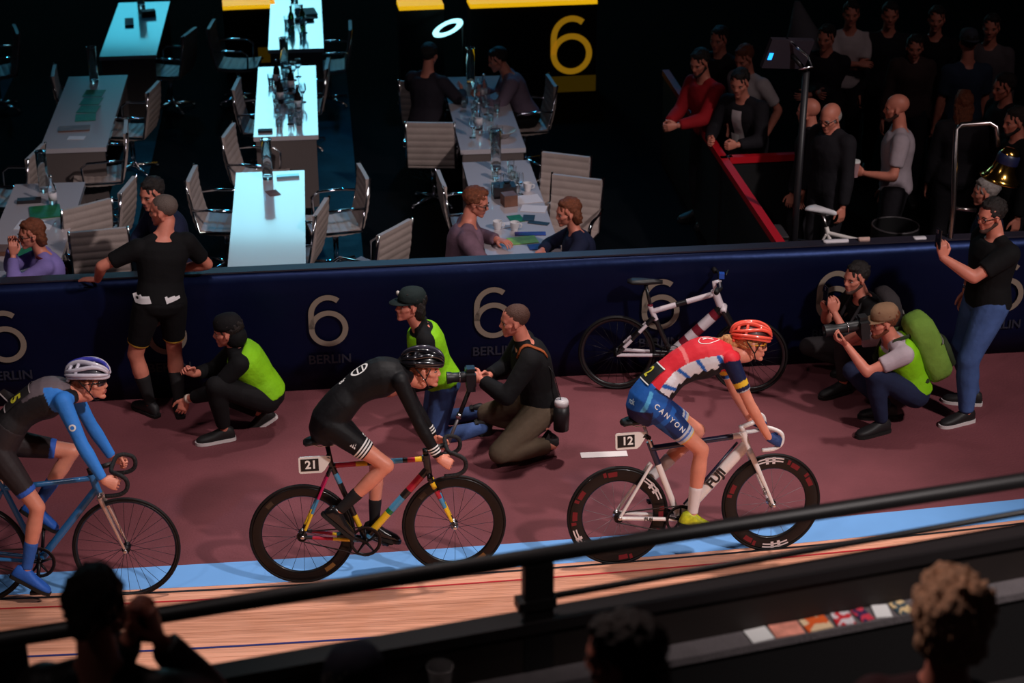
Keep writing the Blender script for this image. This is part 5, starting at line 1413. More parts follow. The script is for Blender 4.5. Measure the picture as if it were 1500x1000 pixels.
# papers on table 5
for u, v, w_, h_, m_, rt, lab, nm in ((-.02, .28, .20, .16, dkp, 4, 'dark box standing in the middle of the paper-strewn table', 'box'), (.0, .05, .12, .12, brp, 12, 'brown box next to the dark one on the paper-strewn table', 'box')):
    card(5, u, v, w_, h_, m_, lab, 'box', rt, t=.10, name=nm)
for u, v, w_, h_, m_, rt, lab in ((.16, .16, .26, .20, PAPER, 8, 'large white paper spread beside the dark box'), (.20, -.08, .22, .16, PAPER, -15, 'white paper sheet by the seated woman\'s arm'), (.02, -.30, .12, .16, gp, 10, 'green leaflet in front of the seated man'), (.13, -.30, .10, .14, dkp, -12, 'dark phone-sized card next to the green leaflet'),
                                 (.20, -.42, .18, .07, dkp, -25, 'dark pencil case on the paper-strewn table'), (.02, -.80, .24, .16, lim, 8, 'lime green printed flyer near the barrier end'), (.10, -.66, .26, .08, nvp, -4, 'dark blue printed flyer above the lime one'), (.18, -.95, .26, .12, nvp, 6, 'dark blue brochure at the barrier end of the table'), (-.1, -.45, .16, .12, PAPER, 16, 'white paper under the seated man\'s hands')):
    card(5, u, v, w_, h_, m_, lab, 'leaflet', rt, z=.002 + .001 * random.random() * 3, grp='papers on the strewn table')
for u, v, lab in ((-.16, -.52, 'white cup beside the seated man\'s hand'), (-.02, -.56, 'white cup in the middle of the papers'), (.2, .38, 'white cup at the far side of the papers')):
    r = thing('cup', lab, 'cup', on_table(5, u, v)); mb = MB(); mb.lathe([(.002, 0), (.026, 0), (.038, .05), (.040, .075), (.037, .075), (.030, .01), (.002, .01)], 18); o = obj('cup_body', mb, mat('china_white', rgb(220, 214, 216), .2), r, angle=50)
    mb = MB(); mb.tube([(.036, 0, .06), (.06, 0, .055), (.058, 0, .03), (.033, 0, .02)], .005, 6); obj('handle', mb, mat('china_white', rgb(220, 214, 216), .2), r)
# folders on table 7
for u, v, w_, h_, m_, rt, lab, t_ in ((.05, .45, .26, .30, gp, 10, 'green folder behind the woman with glasses', .01), (-.12, .72, .20, .08, dkp, 4, 'dark glasses case at the back of the folder table', .03), (.0, .15, .30, .22, PAPER, -8, 'white paper sheet on the folder table', .004), (.02, -.55, .24, .34, gp, 8, 'green folder by the woman\'s elbow', .01), (-.14, -.45, .16, .16, brp, -6, 'reddish brochure stack on the folder table', .04), (.0, -1.0, .5, .3, PAPER, 0, 'large white sheet at the barrier end of the folder table', .003)):
    card(7, u, v, w_, h_, m_, lab, 'folder' if m_ is gp else 'paper', rt, t=t_, name='folder' if m_ is gp else 'paper')
bottle(on_table(7, .10, .62), 'clear water bottle on the table with green folders', GLASS, None)
# ------------------------------------------------------------------ seated guests
def seated(loc, yaw, label, J, outfit, hair, hm, **k):
    base = dict(pel=(0, 0, .53), nb=(.05, 0, 1.03), anL=(.40, .12, .09), anR=(.40, -.12, .09), khL=(.5, .1, 1), khR=(.5, -.1, 1))
    base.update(J)
    p = Person('person', label, loc, yaw, base, q=.014, **k)
    p.garment('top', outfit[0], torso=(-.05, .955), arm=outfit[2] if len(outfit) > 2 else 1.9, infl=.02); p.garment('trousers', outfit[1], torso=(-.19, .15), leg=1.9, infl=.02); p.shoes(SHB)
    p.hair(hair, hm); return p
def gp_(px, py, z): 
    q = P(px, py, z); return V((q.x, q.y, 0))
CHK = cloth('shirt_mauve', 112, 84, 98, .3); MAV = cloth('shirt_lilac', 126, 110, 172); GREYS = cloth('shirt_greylilac', 110, 92, 108)
Nn = seated(gp_(668, 300, 1.2), math.radians(20), 'seated man with glasses in mauve checked shirt leaning on the paper-strewn table', dict(nb=(.10, 0, 1.02), head=(.17, 0, 1.20), hdir=(.85, -.45, -.3), slat=(.3, .95, 0), wrL=(.40, .12, .80), wrR=(.30, -.32, .80), ehL=(-.2, 1, -.3), ehR=(-.4, -1, -.2), hzL=(0, 0, 1), hzR=(0, 0, 1), hxR=(1, .4, 0)), (CHK, NAVYC), 'short', hair_aub, height=1.80, build=1.12, skin=DKSKIN)
Nn.glasses(mat('glasses_dark', rgb(24, 20, 22), .2))
O_ = seated(gp_(862, 318, 1.1), math.radians(190), 'seated woman with dark bob in navy top at the paper-strewn table', dict(nb=(.10, 0, .98), head=(.17, 0, 1.15), hdir=(.98, .1, -.15), wrL=(.40, .12, .80), wrR=(.36, -.10, .80), ehL=(-.2, 1, -.3), ehR=(-.2, -1, -.3), hzL=(0, 0, 1), hzR=(0, 0, 1)), (NAVYC, BLKC), 'bob', hair_aub, height=1.66, fem=True, skin=DKSKIN)
Ll = seated(gp_(74, 335, 1.2), math.radians(196), 'seated woman with glasses in lilac top raising her hands to her face', dict(nb=(.08, 0, 1.0), head=(.15, 0, 1.17), hdir=(.95, .2, -.1), wrL=(.30, .06, 1.04), wrR=(.30, -.05, 1.06), ehL=(0, .6, -1), ehR=(0, -.6, -1), hpL='half', hpR='half', hxL=(-.1, 0, 1), hxR=(-.1, 0, 1)), (MAV, NAVYC), 'bob', hair_aub, height=1.68, fem=True, skin=DKSKIN)
Ll.glasses(mat('glasses_dark', rgb(24, 20, 22), .2)); mb = MB(); mb.tube([(.13, .10, 1.02), (.05, .14, .98), (-.08, -.02, .85), (-.10, -.16, .62)], .013, 8, flat=.4); obj('bag_strap', mb, cloth('strap_maroon', 92, 30, 44), Ll.root)
Pp = seated(gp_(622, 80, 1.25), math.radians(60), 'dark-shirted man seated with his back turned at the far glassware table', dict(wrL=(.38, .2, .8), wrR=(.38, -.2, .8), hdir=(.9, .1, -.1)), (cloth('shirt_charcoal', 44, 38, 46), BLKC), 'short', hair_dk, skin=DKSKIN, build=1.1)
Qq = seated(gp_(772, 85, 1.15), math.radians(185), 'man in greyish shirt leaning far over the glassware table', dict(nb=(.20, 0, .98), head=(.30, 0, 1.14), hdir=(.9, .1, -.35), wrL=(.50, .15, .80), wrR=(.45, -.1, .80)), (GREYS, BLKC), 'short', hair_dk, skin=DKSKIN, build=1.08)
Mm = Person('person', 'man in dark navy jacket standing behind the barrier beside the bare white table', gp_(262, 330, 1.2), math.radians(215), dict(pel=(0, 0, .90), nb=(.12, 0, 1.34), head=(.20, 0, 1.50), hdir=(.9, .3, -.2), wrL=(.30, .12, 1.05), wrR=(.34, -.1, 1.03), ehL=(-.4, 1, -.2), ehR=(-.4, -1, -.2)), height=1.74, skin=DKSKIN, q=.014, hairc=hair_dk)
Mm.garment('jacket', NAVYC, torso=(-.12, .955), arm=1.9, infl=.025); Mm.garment('trousers', BLKC, torso=(-.19, .15), leg=1.9, infl=.02); Mm.shoes(SHB); Mm.hair('short', hair_dk)
# ------------------------------------------------------------------ lit sign boards at the far end
def board(px0, px1, py, h, label, glow, digit=None):
    a = P(px0, py, 0); b = P(px1, py - (px1 - px0) * .045, 0); d = (b - a); L = d.length; d.normalize(); nn = V((d.y, -d.x, 0))
    r = thing('sign_board', label, 'sign'); r.matrix_world = at(frame(d, (0, 0, 1)), a)
    mb = MB(); mb.box((0, 0, 0), (L, .30, h)); obj('board_body', mb, mat('board_black', rgb(12, 12, 14), .5), r, smooth=False)
    ym = mat('sign_yellow', rgb(230, 180, 30), .5, emit=rgb(232, 176, 16), estr=glow)
    mb = MB(); mb.box((0, -.02, h), (L, .30, h + .05)); obj('light_strip', mb, ym, r, smooth=False)
    mb = MB(); mb.box((L * .62, -.012, .02), (L, -.001, .21)); obj('lower_strip', mb, mat('sign_yellow_dim', rgb(110, 90, 20), .6, emit=rgb(110, 84, 8), estr=glow * .15), r, smooth=False)
    if digit:
        mb = MB(); six(mb, V((L * .80, -.012, h * .55)), V((1, 0, 0)), V((0, 0, 1)), h * .66, V((0, -1, 0)))
        obj('numeral_six', mb, mat('sign_numeral', rgb(200, 150, 30), .6, emit=rgb(190, 138, 24), estr=glow * .42), r, smooth=False)
    return r
board(690, 872, 143, 1.06, 'black sign board with a glowing yellow six and yellow top strip', .9, True)
board(332, 408, 96, .70, 'black sign board with bright yellow top behind the far cyan-lit table', 1.1)
board(588, 652, 142, 1.03, 'narrow black sign board with yellow top beside the one with the six', 1.0)
rl = thing('ring_lamp', 'tilted ring-shaped lamp glowing pale cyan behind the seated men', 'lamp', V((0, 0, 0)))
c = PD(656, 41, 20.0); rl.matrix_world = at(frame((1, 0, .42), (.1, -.12, .9)), c)
mb = MB(); mb.lathe([(.115, -.008), (.185, -.008), (.185, .008), (.115, .008)], 36, closed=True); obj('light_ring', mb, mat('ring_glow', rgb(200, 255, 255), .4, emit=rgb(170, 245, 255), estr=1.6), rl)
gz = rl.matrix_world.inverted() @ V((c.x, c.y, 0)); gt = rl.matrix_world.inverted() @ V((c.x, c.y, .02))
pq = rl.matrix_world.inverted() @ V((c.x + .19, c.y, c.z + .05)); mb = MB(); mb.tube([V((.18, 0, 0)), rl.matrix_world.inverted() @ V((c.x + .19, c.y + .05, .02))], .012, 8); obj('lamp_stand', mb, DARKM, rl)
mb = MB(); mb.tube([rl.matrix_world.inverted() @ V((c.x + .19, c.y + .05, 0)), rl.matrix_world.inverted() @ V((c.x + .19, c.y + .05, .03))], .14, 20); obj('lamp_base', mb, DARKM, rl)

# video walls hanging at the far end of the hall, reflected in the glossy table tops
def video_wall(x0, x1, z0, z1, y, label, colr, st):
    r = thing('video_wall', label, 'screen', V(((x0 + x1) / 2, y, 0)))
    h = (x1 - x0) / 2
    mb = MB(); mb.box((-h - .08, .02, z0 - .08), (h + .08, .25, z1 + .08)); obj('housing', mb, mat('board_black', rgb(12, 12, 14), .5), r, smooth=False)
    n_ = max(2, round(h * 2 / .9)); m_ = max(2, round((z1 - z0) / 1.1))
    for i in range(n_):
        for k in range(m_):
            mb = MB(); mb.box((-h + 2*h*i/n_ + .004, 0, z0 + (z1 - z0)*k/m_ + .004), (-h + 2*h*(i+1)/n_ - .004, .02, z0 + (z1 - z0)*(k+1)/m_ - .004))
            obj('screen_panel', mb, mat('led_' + str(round(st, 1)), (.02, .02, .02), .5, emit=colr, estr=st), r, smooth=False)
    for s_ in (-1, 1):
        mb = MB(); mb.tube([(s_ * h * .8, .35, 0), (s_ * h * .8, .35, z1)], .12, 8); obj('support_mast', mb, DARKM, r)
    return r
video_wall(-8.3, -4.5, 6.2, 13.2, 45, 'tall cyan video wall at the far end of the hall', (.30, .82, 1.0), 4.2)
video_wall(-11.3, -8.7, 6.2, 8.0, 45.5, 'smaller dim cyan video screen beside the tall one', (.08, .66, .9), 2.4)
# ------------------------------------------------------------------ pen with helpers and onlookers behind the barrier
REDP = paint('rail_red', 190, 20, 34, .4)
def red_fence(pts, label):
    r = thing('pen_fence', label, 'fence')
    for a, b in zip(pts[:-1], pts[1:]):
        d = (b - a).normalized(); L = (b - a).length; M = at(frame(d, (0, 0, 1)), V((a.x, a.y, 0)))
        mb = MB(); mb.box((0, -.02, .02), (L, .02, .94), M); obj('panel', mb, mat('panel_black', rgb(14, 13, 15), .6), r, smooth=False)
        mb = MB(); mb.box((0, -.035, .94), (L, .035, 1.0), M); obj('top_rail', mb, REDP, r, smooth=False)
        mb = MB(); mb.box((-.03, -.03, 0), (.03, .03, 1.0), M); obj('post', mb, mat('panel_black', rgb(14, 13, 15), .6), r, smooth=False)
    return r
f0, f1, f2 = P(1145, 356, 1), P(1060, 230, 1), P(975, 102, 1)
red_fence([f0, f1, f2], 'long pen fence with bright red top rail running away from the barrier')
red_fence([P(1060, 229, 1) + U * .05, P(1168, 224, 1)], 'short cross fence with red top rail in front of the man in the suit')
def onlooker(px, py, yaw, label, top, legs, hair, hm, z=1.62, J=None, h=1.76, skin=None, beard=False, glasses=False, arm=1.9, extra=None, q=.016, build=1.06, fem=False):
    p = P(px, py, z); j = dict(); j.update(J or {})
    s_ = h / 1.75
    base = dict(pel=(0, 0, .94*s_), nb=(.0, 0, 1.445*s_), head=(.05, 0, z), hdir=(1, 0, -.12))
    base.update(j)
    yw = math.radians(yaw)
    o = Person('person', label, V((p.x, p.y, 0)) - V((math.cos(yw), math.sin(yw), 0)) * .05, yw, base, height=h, build=build, skin=skin or DKSKIN, q=q, hairc=hm, fem=fem)
    o.garment('top', top, torso=(-.10, .955), arm=arm, infl=.022); o.garment('trousers', legs, torso=(-.19, .12), leg=1.92, infl=.02); o.shoes(SHB); o.hair(hair, hm)
    if beard: o.beard(hm)
    if glasses: o.glasses(mat('glasses_dark', rgb(24, 20, 22), .2))
    return o
RJ = cloth('jacket_red', 150, 24, 32); WT = cloth('tee_white', 190, 176, 178); GT = cloth('tee_grey2', 168, 152, 160); DK = cloth('cloth_dark', 30, 27, 32); BT = cloth('tee_blueblack', 40, 52, 72)
grey_h = mat('hair_grey', rgb(150, 140, 136), .6, var=.2, vscale=60, bump=.5, bscale=150)
onlooker(1037, 86, 215, 'bearded man in red jacket reaching over the pen fence', RJ, DK, 'short', hair_dk, 1.62, dict(nb=(.08, 0, 1.42), head=(.15, 0, 1.60), hdir=(.9, .2, -.35), wrL=(.48, .10, 1.08), wrR=(.46, -.05, 1.06), hpL='half', hpR='half'), beard=True)
onlooker(1053, 58, 235, 'man with dark cap of hair standing behind the red jacket', DK, DK, 'short', hair_dk)
su = onlooker(1098, 112, 232, 'man in dark suit with white shirt and lanyard leaning on the red cross rail', DK, DK, 'short', hair_dk, 1.56, dict(nb=(.14, 0, 1.37), head=(.22, 0, 1.54), hdir=(.9, .2, -.3), wrL=(.42, .12, 1.03), wrR=(.42, -.16, 1.03), hpL='grip', hpR='grip'))
su.decal('shirt_front', grid2d(.10, .40, 4, 10), WT, su.g['top'], (.05, 0, 1.12), (0, 1, 0), (.2, 0, 1), off=.008)
su.decal('lanyard_card', grid2d(.09, .12, 3, 3), WHITE_P, su.g['top'], (.02, -.04, 1.02), (0, 1, 0), (.2, 0, 1), off=.02)
onlooker(1103, 76, 220, 'man in white shirt bending over behind the suited man', WT, DK, 'short', hair_aub, 1.60, dict(nb=(.10, 0, 1.38), head=(.17, 0, 1.56), hdir=(.9, .1, -.4)), arm=.75)
onlooker(1216, 172, 215, 'elderly man with thin white hair, glasses and dark jacket', DK, DK, 'ring', grey_h, 1.58, dict(hdir=(.9, .1, -.3)), glasses=True)
onlooker(1184, 163, 150, 'balding man half hidden behind the elderly man in glasses', DK, DK, 'bald', hair_dk, 1.47, h=1.60)
bp = onlooker(1313, 158, 172, 'bald bearded man in pale grey t-shirt seen from the side', GT, DK, 'bald', hair_dk, 1.64, dict(wrL=(.28, .16, 1.10), ehL=(-.6, .6, -1), hpL='grip'), arm=.70)
bp.beard(mat('stubble_dark', rgb(70, 48, 42), .7))
r = thing('cup', 'pale paper cup held by the bald man in the grey t-shirt', 'cup', loc_world(bp, (.36, .14, 1.06)))
mb = MB(); mb.lathe([(.002, 0), (.030, 0), (.042, .13), (.002, .13)], 16); obj('cup_body', mb, mat('cup_rose', rgb(170, 130, 134), .6), r, angle=50); mb = MB(); mb.lathe([(.002, .13), (.044, .13), (.042, .145), (.002, .15)], 16); obj('lid', mb, WHITE_P, r, angle=50)
onlooker(1247, 20, 262, 'man in white t-shirt with dark chest print and crossed arms', WT, DK, 'short', hair_dk, 1.66, dict(wrL=(.20, -.10, 1.16), wrR=(.24, .10, 1.20), ehL=(.2, 1, -.4), ehR=(.2, -1, -.4)), arm=.75)
onlooker(1210, 56, 240, 'dark-haired man in dark sweater standing in front of the white t-shirt', DK, DK, 'short', hair_dk, 1.62, dict(wrL=(.26, -.05, 1.10), wrR=(.28, .05, 1.14)))
onlooker(1304, 22, 262, 'man in dark jacket with pale scarf in the dim crowd', DK, DK, 'short', hair_dk, 1.66)
onlooker(1372, 28, 255, 'man in black barely visible in the dim crowd', BLKC, DK, 'short', hair_dk, 1.66)
onlooker(1418, 62, 95, 'person in blue-black t-shirt and cap with back turned', BT, DK, 'short', hair_dk, 1.66, arm=.75).cap(cloth('cap_bluegrey', 60, 64, 74), back=True)
onlooker(1412, 152, 80, 'long-haired person in dark coat beside the bell frame', DK, DK, 'long', hair_aub, 1.60, fem=True)
onlooker(1470, 128, 200, 'man with short dark hair watching from the dim edge of the pen', DK, DK, 'short', hair_dk, 1.62)
onlooker(1487, 178, 195, 'bearded man in black behind the lap bell', BLKC, DK, 'short', hair_dk, 1.62, beard=True)
onlooker(1452, 40, 250, 'person in grey hooded top at the back of the dim crowd', cloth('hood_grey', 84, 76, 80), DK, 'short', hair_dk, 1.66)
onlooker(1340, 70, 262, 'woman in brown top between the men in black in the dim crowd', cloth('top_brown', 60, 44, 42), DK, 'long', hair_dk, 1.58, fem=True)
kk = P(1456, 283, 1.15); 
Kk = seated(V((kk.x, kk.y, 0)), math.radians(160), 'grey-haired man in navy sitting behind the barrier under the lap bell', dict(pel=(0, 0, .47), nb=(.02, 0, .97), head=(.07, 0, 1.15), hdir=(.9, .2, -.1)), (NAVYC, DK), 'short', grey_h, skin=DKSKIN)
def stool(loc, label, k=1.0):
    r = thing('stool', label, 'stool', loc); r.scale = (1, 1, k)
    mb = MB(); mb.lathe([(.002, .40), (.17, .40), (.18, .415), (.17, .43), (.002, .43)], 20); obj('seat', mb, DARKM, r, angle=50)
    for i in range(4):
        a = math.pi/4 + math.pi/2*i; mb = MB(); mb.tube([(.12*math.cos(a), .12*math.sin(a), .40), (.17*math.cos(a), .17*math.sin(a), 0)], .012, 8); obj('leg', mb, DARKM, r)
    return r
stool(V((kk.x, kk.y, 0)), 'dark stool under the grey-haired man', .84)
for ps_, lab in ((O_, 'dark stool under the woman in navy'), (Ll, 'dark stool under the woman with glasses')): stool(ps_.root.location.copy(), lab)
# lap bell on its tubular frame
bl_ = thing('lap_bell', 'golden lap bell hanging from a bent chrome tube frame', 'bell')
D0 = 13.9; bp0 = PD(1397, 305, D0)
mb = MB(); pts = [V((bp0.x, bp0.y, .03)), bp0, PD(1401, 190, D0), PD(1408, 183, D0), PD(1450, 180, D0), PD(1460, 186, D0), PD(1463, 215, D0)]
mb.tube(pts, .022, 10); obj('tube_frame', mb, mat('bell_tube', rgb(150, 140, 140), .25, 1.0), bl_)
mb = MB(); mb.tube([bp0, PD(1430, 308, D0)], .018, 10); obj('lower_bar', mb, mat('bell_tube', rgb(150, 140, 140), .25, 1.0), bl_)
mb = MB(); mb.tube([V((bp0.x, bp0.y, 0)), V((bp0.x, bp0.y, .03))], .22, 20); obj('base_plate', mb, DARKM, bl_)
mb = MB(); bc = PD(1465, 262, D0); gold = mat('bell_gold', rgb(226, 172, 84), .15, 1.0)
mb.lathe([(.002, .26), (.05, .255), (.075, .22), (.085, .15), (.10, .08), (.135, .02), (.165, .0), (.158, -.012), (.125, .012), (.09, .08), (.002, .20)], 32, Matrix.Translation(bc) @ Matrix.Rotation(math.radians(14), 4, 'Y')); obj('bell_body', mb, gold, bl_)
mb = MB(); mb.lathe([(.077, .215), (.088, .20), (.090, .15), (.087, .13)], 32, Matrix.Translation(bc) @ Matrix.Rotation(math.radians(14), 4, 'Y'), caps=False); obj('bell_band', mb, mat('bell_navy', rgb(24, 28, 60), .4), bl_)
mb = MB(); mb.ell(bc + V((0, 0, .0)), (.03, .03, .04)); mb.tube([bc + V((0, 0, .2)), bc], .006, 6); obj('clapper', mb, DARKM, bl_)
# monitor on a pole
ms = thing('monitor_stand', 'black pole stand carrying a tilted monitor with chrome bracket', 'stand'); q0 = PD(1181, 105, 13.85)
mb = MB(); mb.tube([V((q0.x, q0.y, 0)), q0], .028, 12); obj('pole', mb, mat('pole_black', rgb(26, 24, 28), .45), ms)
mb = MB(); mb.tube([V((q0.x, q0.y, 0)), V((q0.x, q0.y, .04))], .24, 20); obj('base_plate', mb, DARKM, ms)
mc = PD(1158, 78, 13.85); Mm_ = at(frame((.9, .35, -.12), (0, -.35, 1)), mc)
mb = MB(); mb.box((-.22, -.02, -.13), (.16, .02, .13), Mm_); obj('monitor_back', mb, mat('monitor_grey', rgb(40, 36, 44), .4), ms, smooth=False)
mb = MB(); mb.tube([PD(1151, 56, 13.75), PD(1183, 82, 13.75), PD(1190, 98, 13.75), PD(1170, 101, 13.75)], .012, 8); obj('bracket', mb, CHROME, ms)
mb = MB(); mb.tube([q0, mc], .02, 8); obj('neck', mb, DARKM, ms)
mb = MB(); mb.box((-.2, -.024, -.05), (-.165, -.018, .01), Mm_); obj('indicator_light', mb, mat('indicator_blue', rgb(40, 140, 255), .4, emit=rgb(30, 150, 255), estr=2.2), ms, smooth=False)
# grey folded parasol in the crowd
fp = thing('folded_parasol', 'folded grey parasol standing among the dim onlookers', 'parasol'); q1 = PD(1168, 2, 18.6); q2 = PD(1182, 70, 18.6)
mb = MB(); mb.rings([[q2 + (q1 - q2) * t + V((s * math.cos(a), s * math.sin(a), 0)) for a in [2*math.pi*i/12 for i in range(12)]] for t, s in ((0, .20), (.1, .22), (.5, .13), (1, .03))]); obj('canopy', mb, cloth('parasol_grey', 88, 86, 92), fp)
mb = MB(); mb.tube([V((q2.x, q2.y, 0)), q2], .02, 8); obj('pole', mb, DARKM, fp)
# white bicycle parked behind the barrier
sp_ = P(1203, 310, .95); Rz = Matrix.Rotation(math.radians(-38), 4, 'Z')
styP = dict(paint=dict(down=(wh, None), top=(wh, None), seat=(wh, None), head=(wh, None), stay=(wh, None), chain=(wh, None), fork=(wh, None)), depth=(.034, .034), rim=CARB, k=1.0, post=STEEL, stem=DARKM, bar=paint('bar_white', 230, 224, 222, .4), spokes=20)
off_ = Rz @ V((.115, 0, 0)); Mp = Matrix.Translation(V((sp_.x - off_.x, sp_.y - off_.y, 0))) @ Rz
bk4, _g = track_bike('track_bicycle', 'white track bicycle parked behind the barrier near the elderly man', Mp, styP, 10)
for c in bk4.children:
    if c.name.startswith('saddle'): c.data.materials[0] = paint('saddle_white', 226, 220, 224, .4)
# drum with dark rim, cases and bits on the barrier top
dp = P(1312, 330, .82); dr = thing('drum', 'round dark open drum standing behind the barrier', 'drum', V((dp.x, dp.y, 0)))
dr.scale = (1, 1, .86)
mb = MB(); mb.lathe([(.002, 0), (.19, 0), (.20, .95), (.185, .95), (.18, .05), (.002, .05)], 28); obj('shell', mb, mat('drum_black', rgb(16, 15, 17), .5), dr, angle=50); mb = MB(); mb.lathe([(.19, .94), (.205, .955), (.19, .965)], 28, closed=True); obj('rim', mb, mat('drum_rim', rgb(58, 54, 56), .35), dr)
for (px, py, sx, sy, sz, lab, mm) in ((1125, 338, .30, .30, .46, 'grey equipment case with a yellow and red label inside the pen', mat('case_grey', rgb(62, 58, 62), .5)), (1118, 292, .34, .3, .5, 'dark equipment case farther inside the pen', mat('case_dark', rgb(34, 30, 33), .5))):
    p = P(px, py, sz); r = thing('equipment_case', lab, 'case', V((p.x, p.y, 0)), AX)
    mb = MB(); mb.box((-sx/2, -sy/2, 0), (sx/2, sy/2, sz)); o = obj('case_shell', mb, mm, r, smooth=False)
    for zz in (.02, sz - .03): mb = MB(); mb.box((-sx/2 - .006, -sy/2 - .006, zz), (sx/2 + .006, sy/2 + .006, zz + .025)); obj('edge_profile', mb, STEEL, r, smooth=False)
    mb = MB(); mb.box((-.06, -sy/2 - .012, sz*.6), (.06, -sy/2, sz*.6 + .03)); obj('handle', mb, DARKM, r, smooth=False)
    if 'yellow' in lab:
        mb = MB(); mb.box((-.08, -sy/2 - .004, sz*.72), (.08, -sy/2 - .001, sz*.80)); obj('label_red', mb, mat('label_red', rgb(190, 40, 30), .5), r, smooth=False); mb = MB(); mb.box((-.08, -sy/2 - .004, sz*.80), (.08, -sy/2 - .001, sz*.84)); obj('label_yellow', mb, mat('label_yellow', rgb(220, 170, 40), .5), r, smooth=False)
for px, w_, d_, t_, lab, m_, nm in ((1226, .20, .06, .02, 'white rolled cloth lying on the barrier top near the white bicycle', PAPER, 'cloth'), (1268, .09, .05, .03, 'pale pouch on the barrier top', mat('pouch_pale', rgb(196, 160, 150), .7), 'pouch'), (1352, .10, .07, .01, 'small white card on the barrier top beside the standing man', PAPER, 'card')):
    p = bar_pt(P(px, 355, 1.01).x, -.075, 1.0125); mb = MB(); mb.rings([[V((x * w_ / 2, y * d_ / 2 * s, z * t_)) for y, z in ((-1, 0), (1, 0), (.8, .8), (0, 1.0), (-.8, .8))] for x, s in ((-1, .7), (-.8, 1), (.8, 1), (1, .7))])
    o = obj(nm, mb, m_, None); o.location = p; o.rotation_euler = (0, 0, AX); tag(o, lab, nm)
# ------------------------------------------------------------------ grandstand edge: fence, rail, ledge, spectators
ZR = 3.0
ra, rb = P(0, 937, ZR), P(1500, 703, ZR); fd = (rb - ra).normalized(); fn = V((fd.y, -fd.x, 0))   # fn towards the stand
def PV(px, py):
    r_ = ray(px, py); o = V((0, 0, CAM_H)); t = (ra - o).dot(fn) / r_.dot(fn); return o + r_ * t
def fpt(x, z, off=0): p = ra + fd * ((x - ra.x) / fd.x) + fn * off; return V((p.x, p.y, z))
za = PV(450, 968).z; zb = PV(1500, 783).z; xa = PV(450, 968).x; xb = PV(1500, 783).x
def ztop(x): return za + (zb - za) * (x - xa) / (xb - xa)
FX = [-4.5 + .5 * i for i in range(21)]
m_fence = mat('stand_fence_brown', rgb(32, 22, 19), .7, var=.2, vscale=3)
mb = MB(); mb.rings([[fpt(x, z + (ztop(x) if t else 0), o) for z, o, t in ((1.0, -.03, 0), (0, -.03, 1), (0, .03, 1), (1.0, .03, 0))] for x in FX])
struct(obj('wall_stand', mb, m_fence, smooth=False))
mb = MB(); mb.rings([[fpt(x, ztop(x) + z, o) for z, o in ((0, -.045), (.022, -.045), (.022, .045), (-.02, .045), (-.02, .03))] for x in FX])
struct(obj('trim_6', mb, mat('fence_cap', rgb(32, 27, 28), .5), smooth=False))
hr = thing('hand_rail', 'thick black handrail on a bracketed post along the edge of the stand', 'railing')
RB = mat('rail_black', rgb(20, 17, 18), .5)
mb = MB(); mb.tube([fpt(-4.5, ZR), fpt(5.5, ZR)], .029, 16); obj('top_rail', mb, RB, hr)
xl = PV(757, 882).x; zl = PV(757, 882).z; zl2 = PV(1500, 750).z; xl2 = PV(1500, 750).x
mb = MB(); mb.tube([fpt(xl, zl), fpt(xl2, zl2)] + [fpt(xl2 + 1.5, zl2 + (zl2 - zl) / (xl2 - xl) * 1.5)], .0125, 10); obj('lower_rail', mb, RB, hr)
for px in (3, 786):
    x = PV(px, 870).x; M = at(frame(fd, (0, 0, 1)), fpt(x, 0, .012)); mb = MB(); mb.box((-.052, -.02, ztop(x) - .5), (.052, .02, ZR - .02), M); obj('post', mb, RB, hr, smooth=False)
    if px > 100: mb = MB(); mb.box((-.075, -.03, zl - .018), (.06, .03, zl + .018), M); obj('bracket', mb, RB, hr, smooth=False)
# ledge on the spectators' side
e0, e1 = PV(985, 936), PV(1500, 838)
def zled(x): return e0.z + (e1.z - e0.z) * (x - e0.x) / (e1.x - e0.x)
m_ledge = mat('ledge_grey', rgb(100, 93, 95), .55, var=.1, vscale=20, bump=.3, bscale=120)
mb = MB(); mb.rings([[fpt(x, zled(x) + z, o) for z, o in ((0, .03), (0, .118), (-.03, .118), (-.03, .03))] for x in FX]); struct(obj('trim_7', mb, m_ledge, smooth=False))
mb = MB(); mb.rings([[fpt(x, zled(x) + z, o) for z, o in ((-.03, .105), (-.75, .105), (-.75, .085), (-.03, .085))] for x in FX]); struct(obj('wall_counter', mb, mat('counter_black', rgb(18, 16, 17), .6), smooth=False))
ZS = 2.2
mb = MB(); a = fpt(-4.5, ZS, .03); b = fpt(5.5, ZS, .03); mb.add([a, b, b + fn * 3.2, a + fn * 3.2] + [p - V((0, 0, .2)) for p in (a, b, b + fn * 3.2, a + fn * 3.2)], [(0, 1, 2, 3), (7, 6, 5, 4), (0, 4, 5, 1), (1, 5, 6, 2), (2, 6, 7, 3), (3, 7, 4, 0)])
struct(obj('floor_stand', mb, mat('stand_floor', rgb(30, 26, 27), .8), smooth=False))
def flyer(px, w_, m_, lab, rot=0, o=.072, d_=.078):
    x = PV(px, 936 - (px - 985) * .19).x; mb = MB(); sl = math.atan2(e1.z - e0.z, (e1 - e0).length)
    mb.box((-w_/2, -d_/2, 0), (w_/2, d_/2, .003)); ob = obj('flyer', mb, m_, None, smooth=False)
    ob.matrix_world = at(frame(fd * math.cos(sl) + V((0, 0, math.sin(sl))), (0, 0, 1)), fpt(x, zled(x) + .0015, o)) @ Matrix.Rotation(math.radians(rot), 4, 'Z')
    return tag(ob, lab, 'flyer', 'flyers lying on the ledge')
flyer(1100, .085, WHITE_P, 'white flyer at the end of the row on the grey ledge', 3)
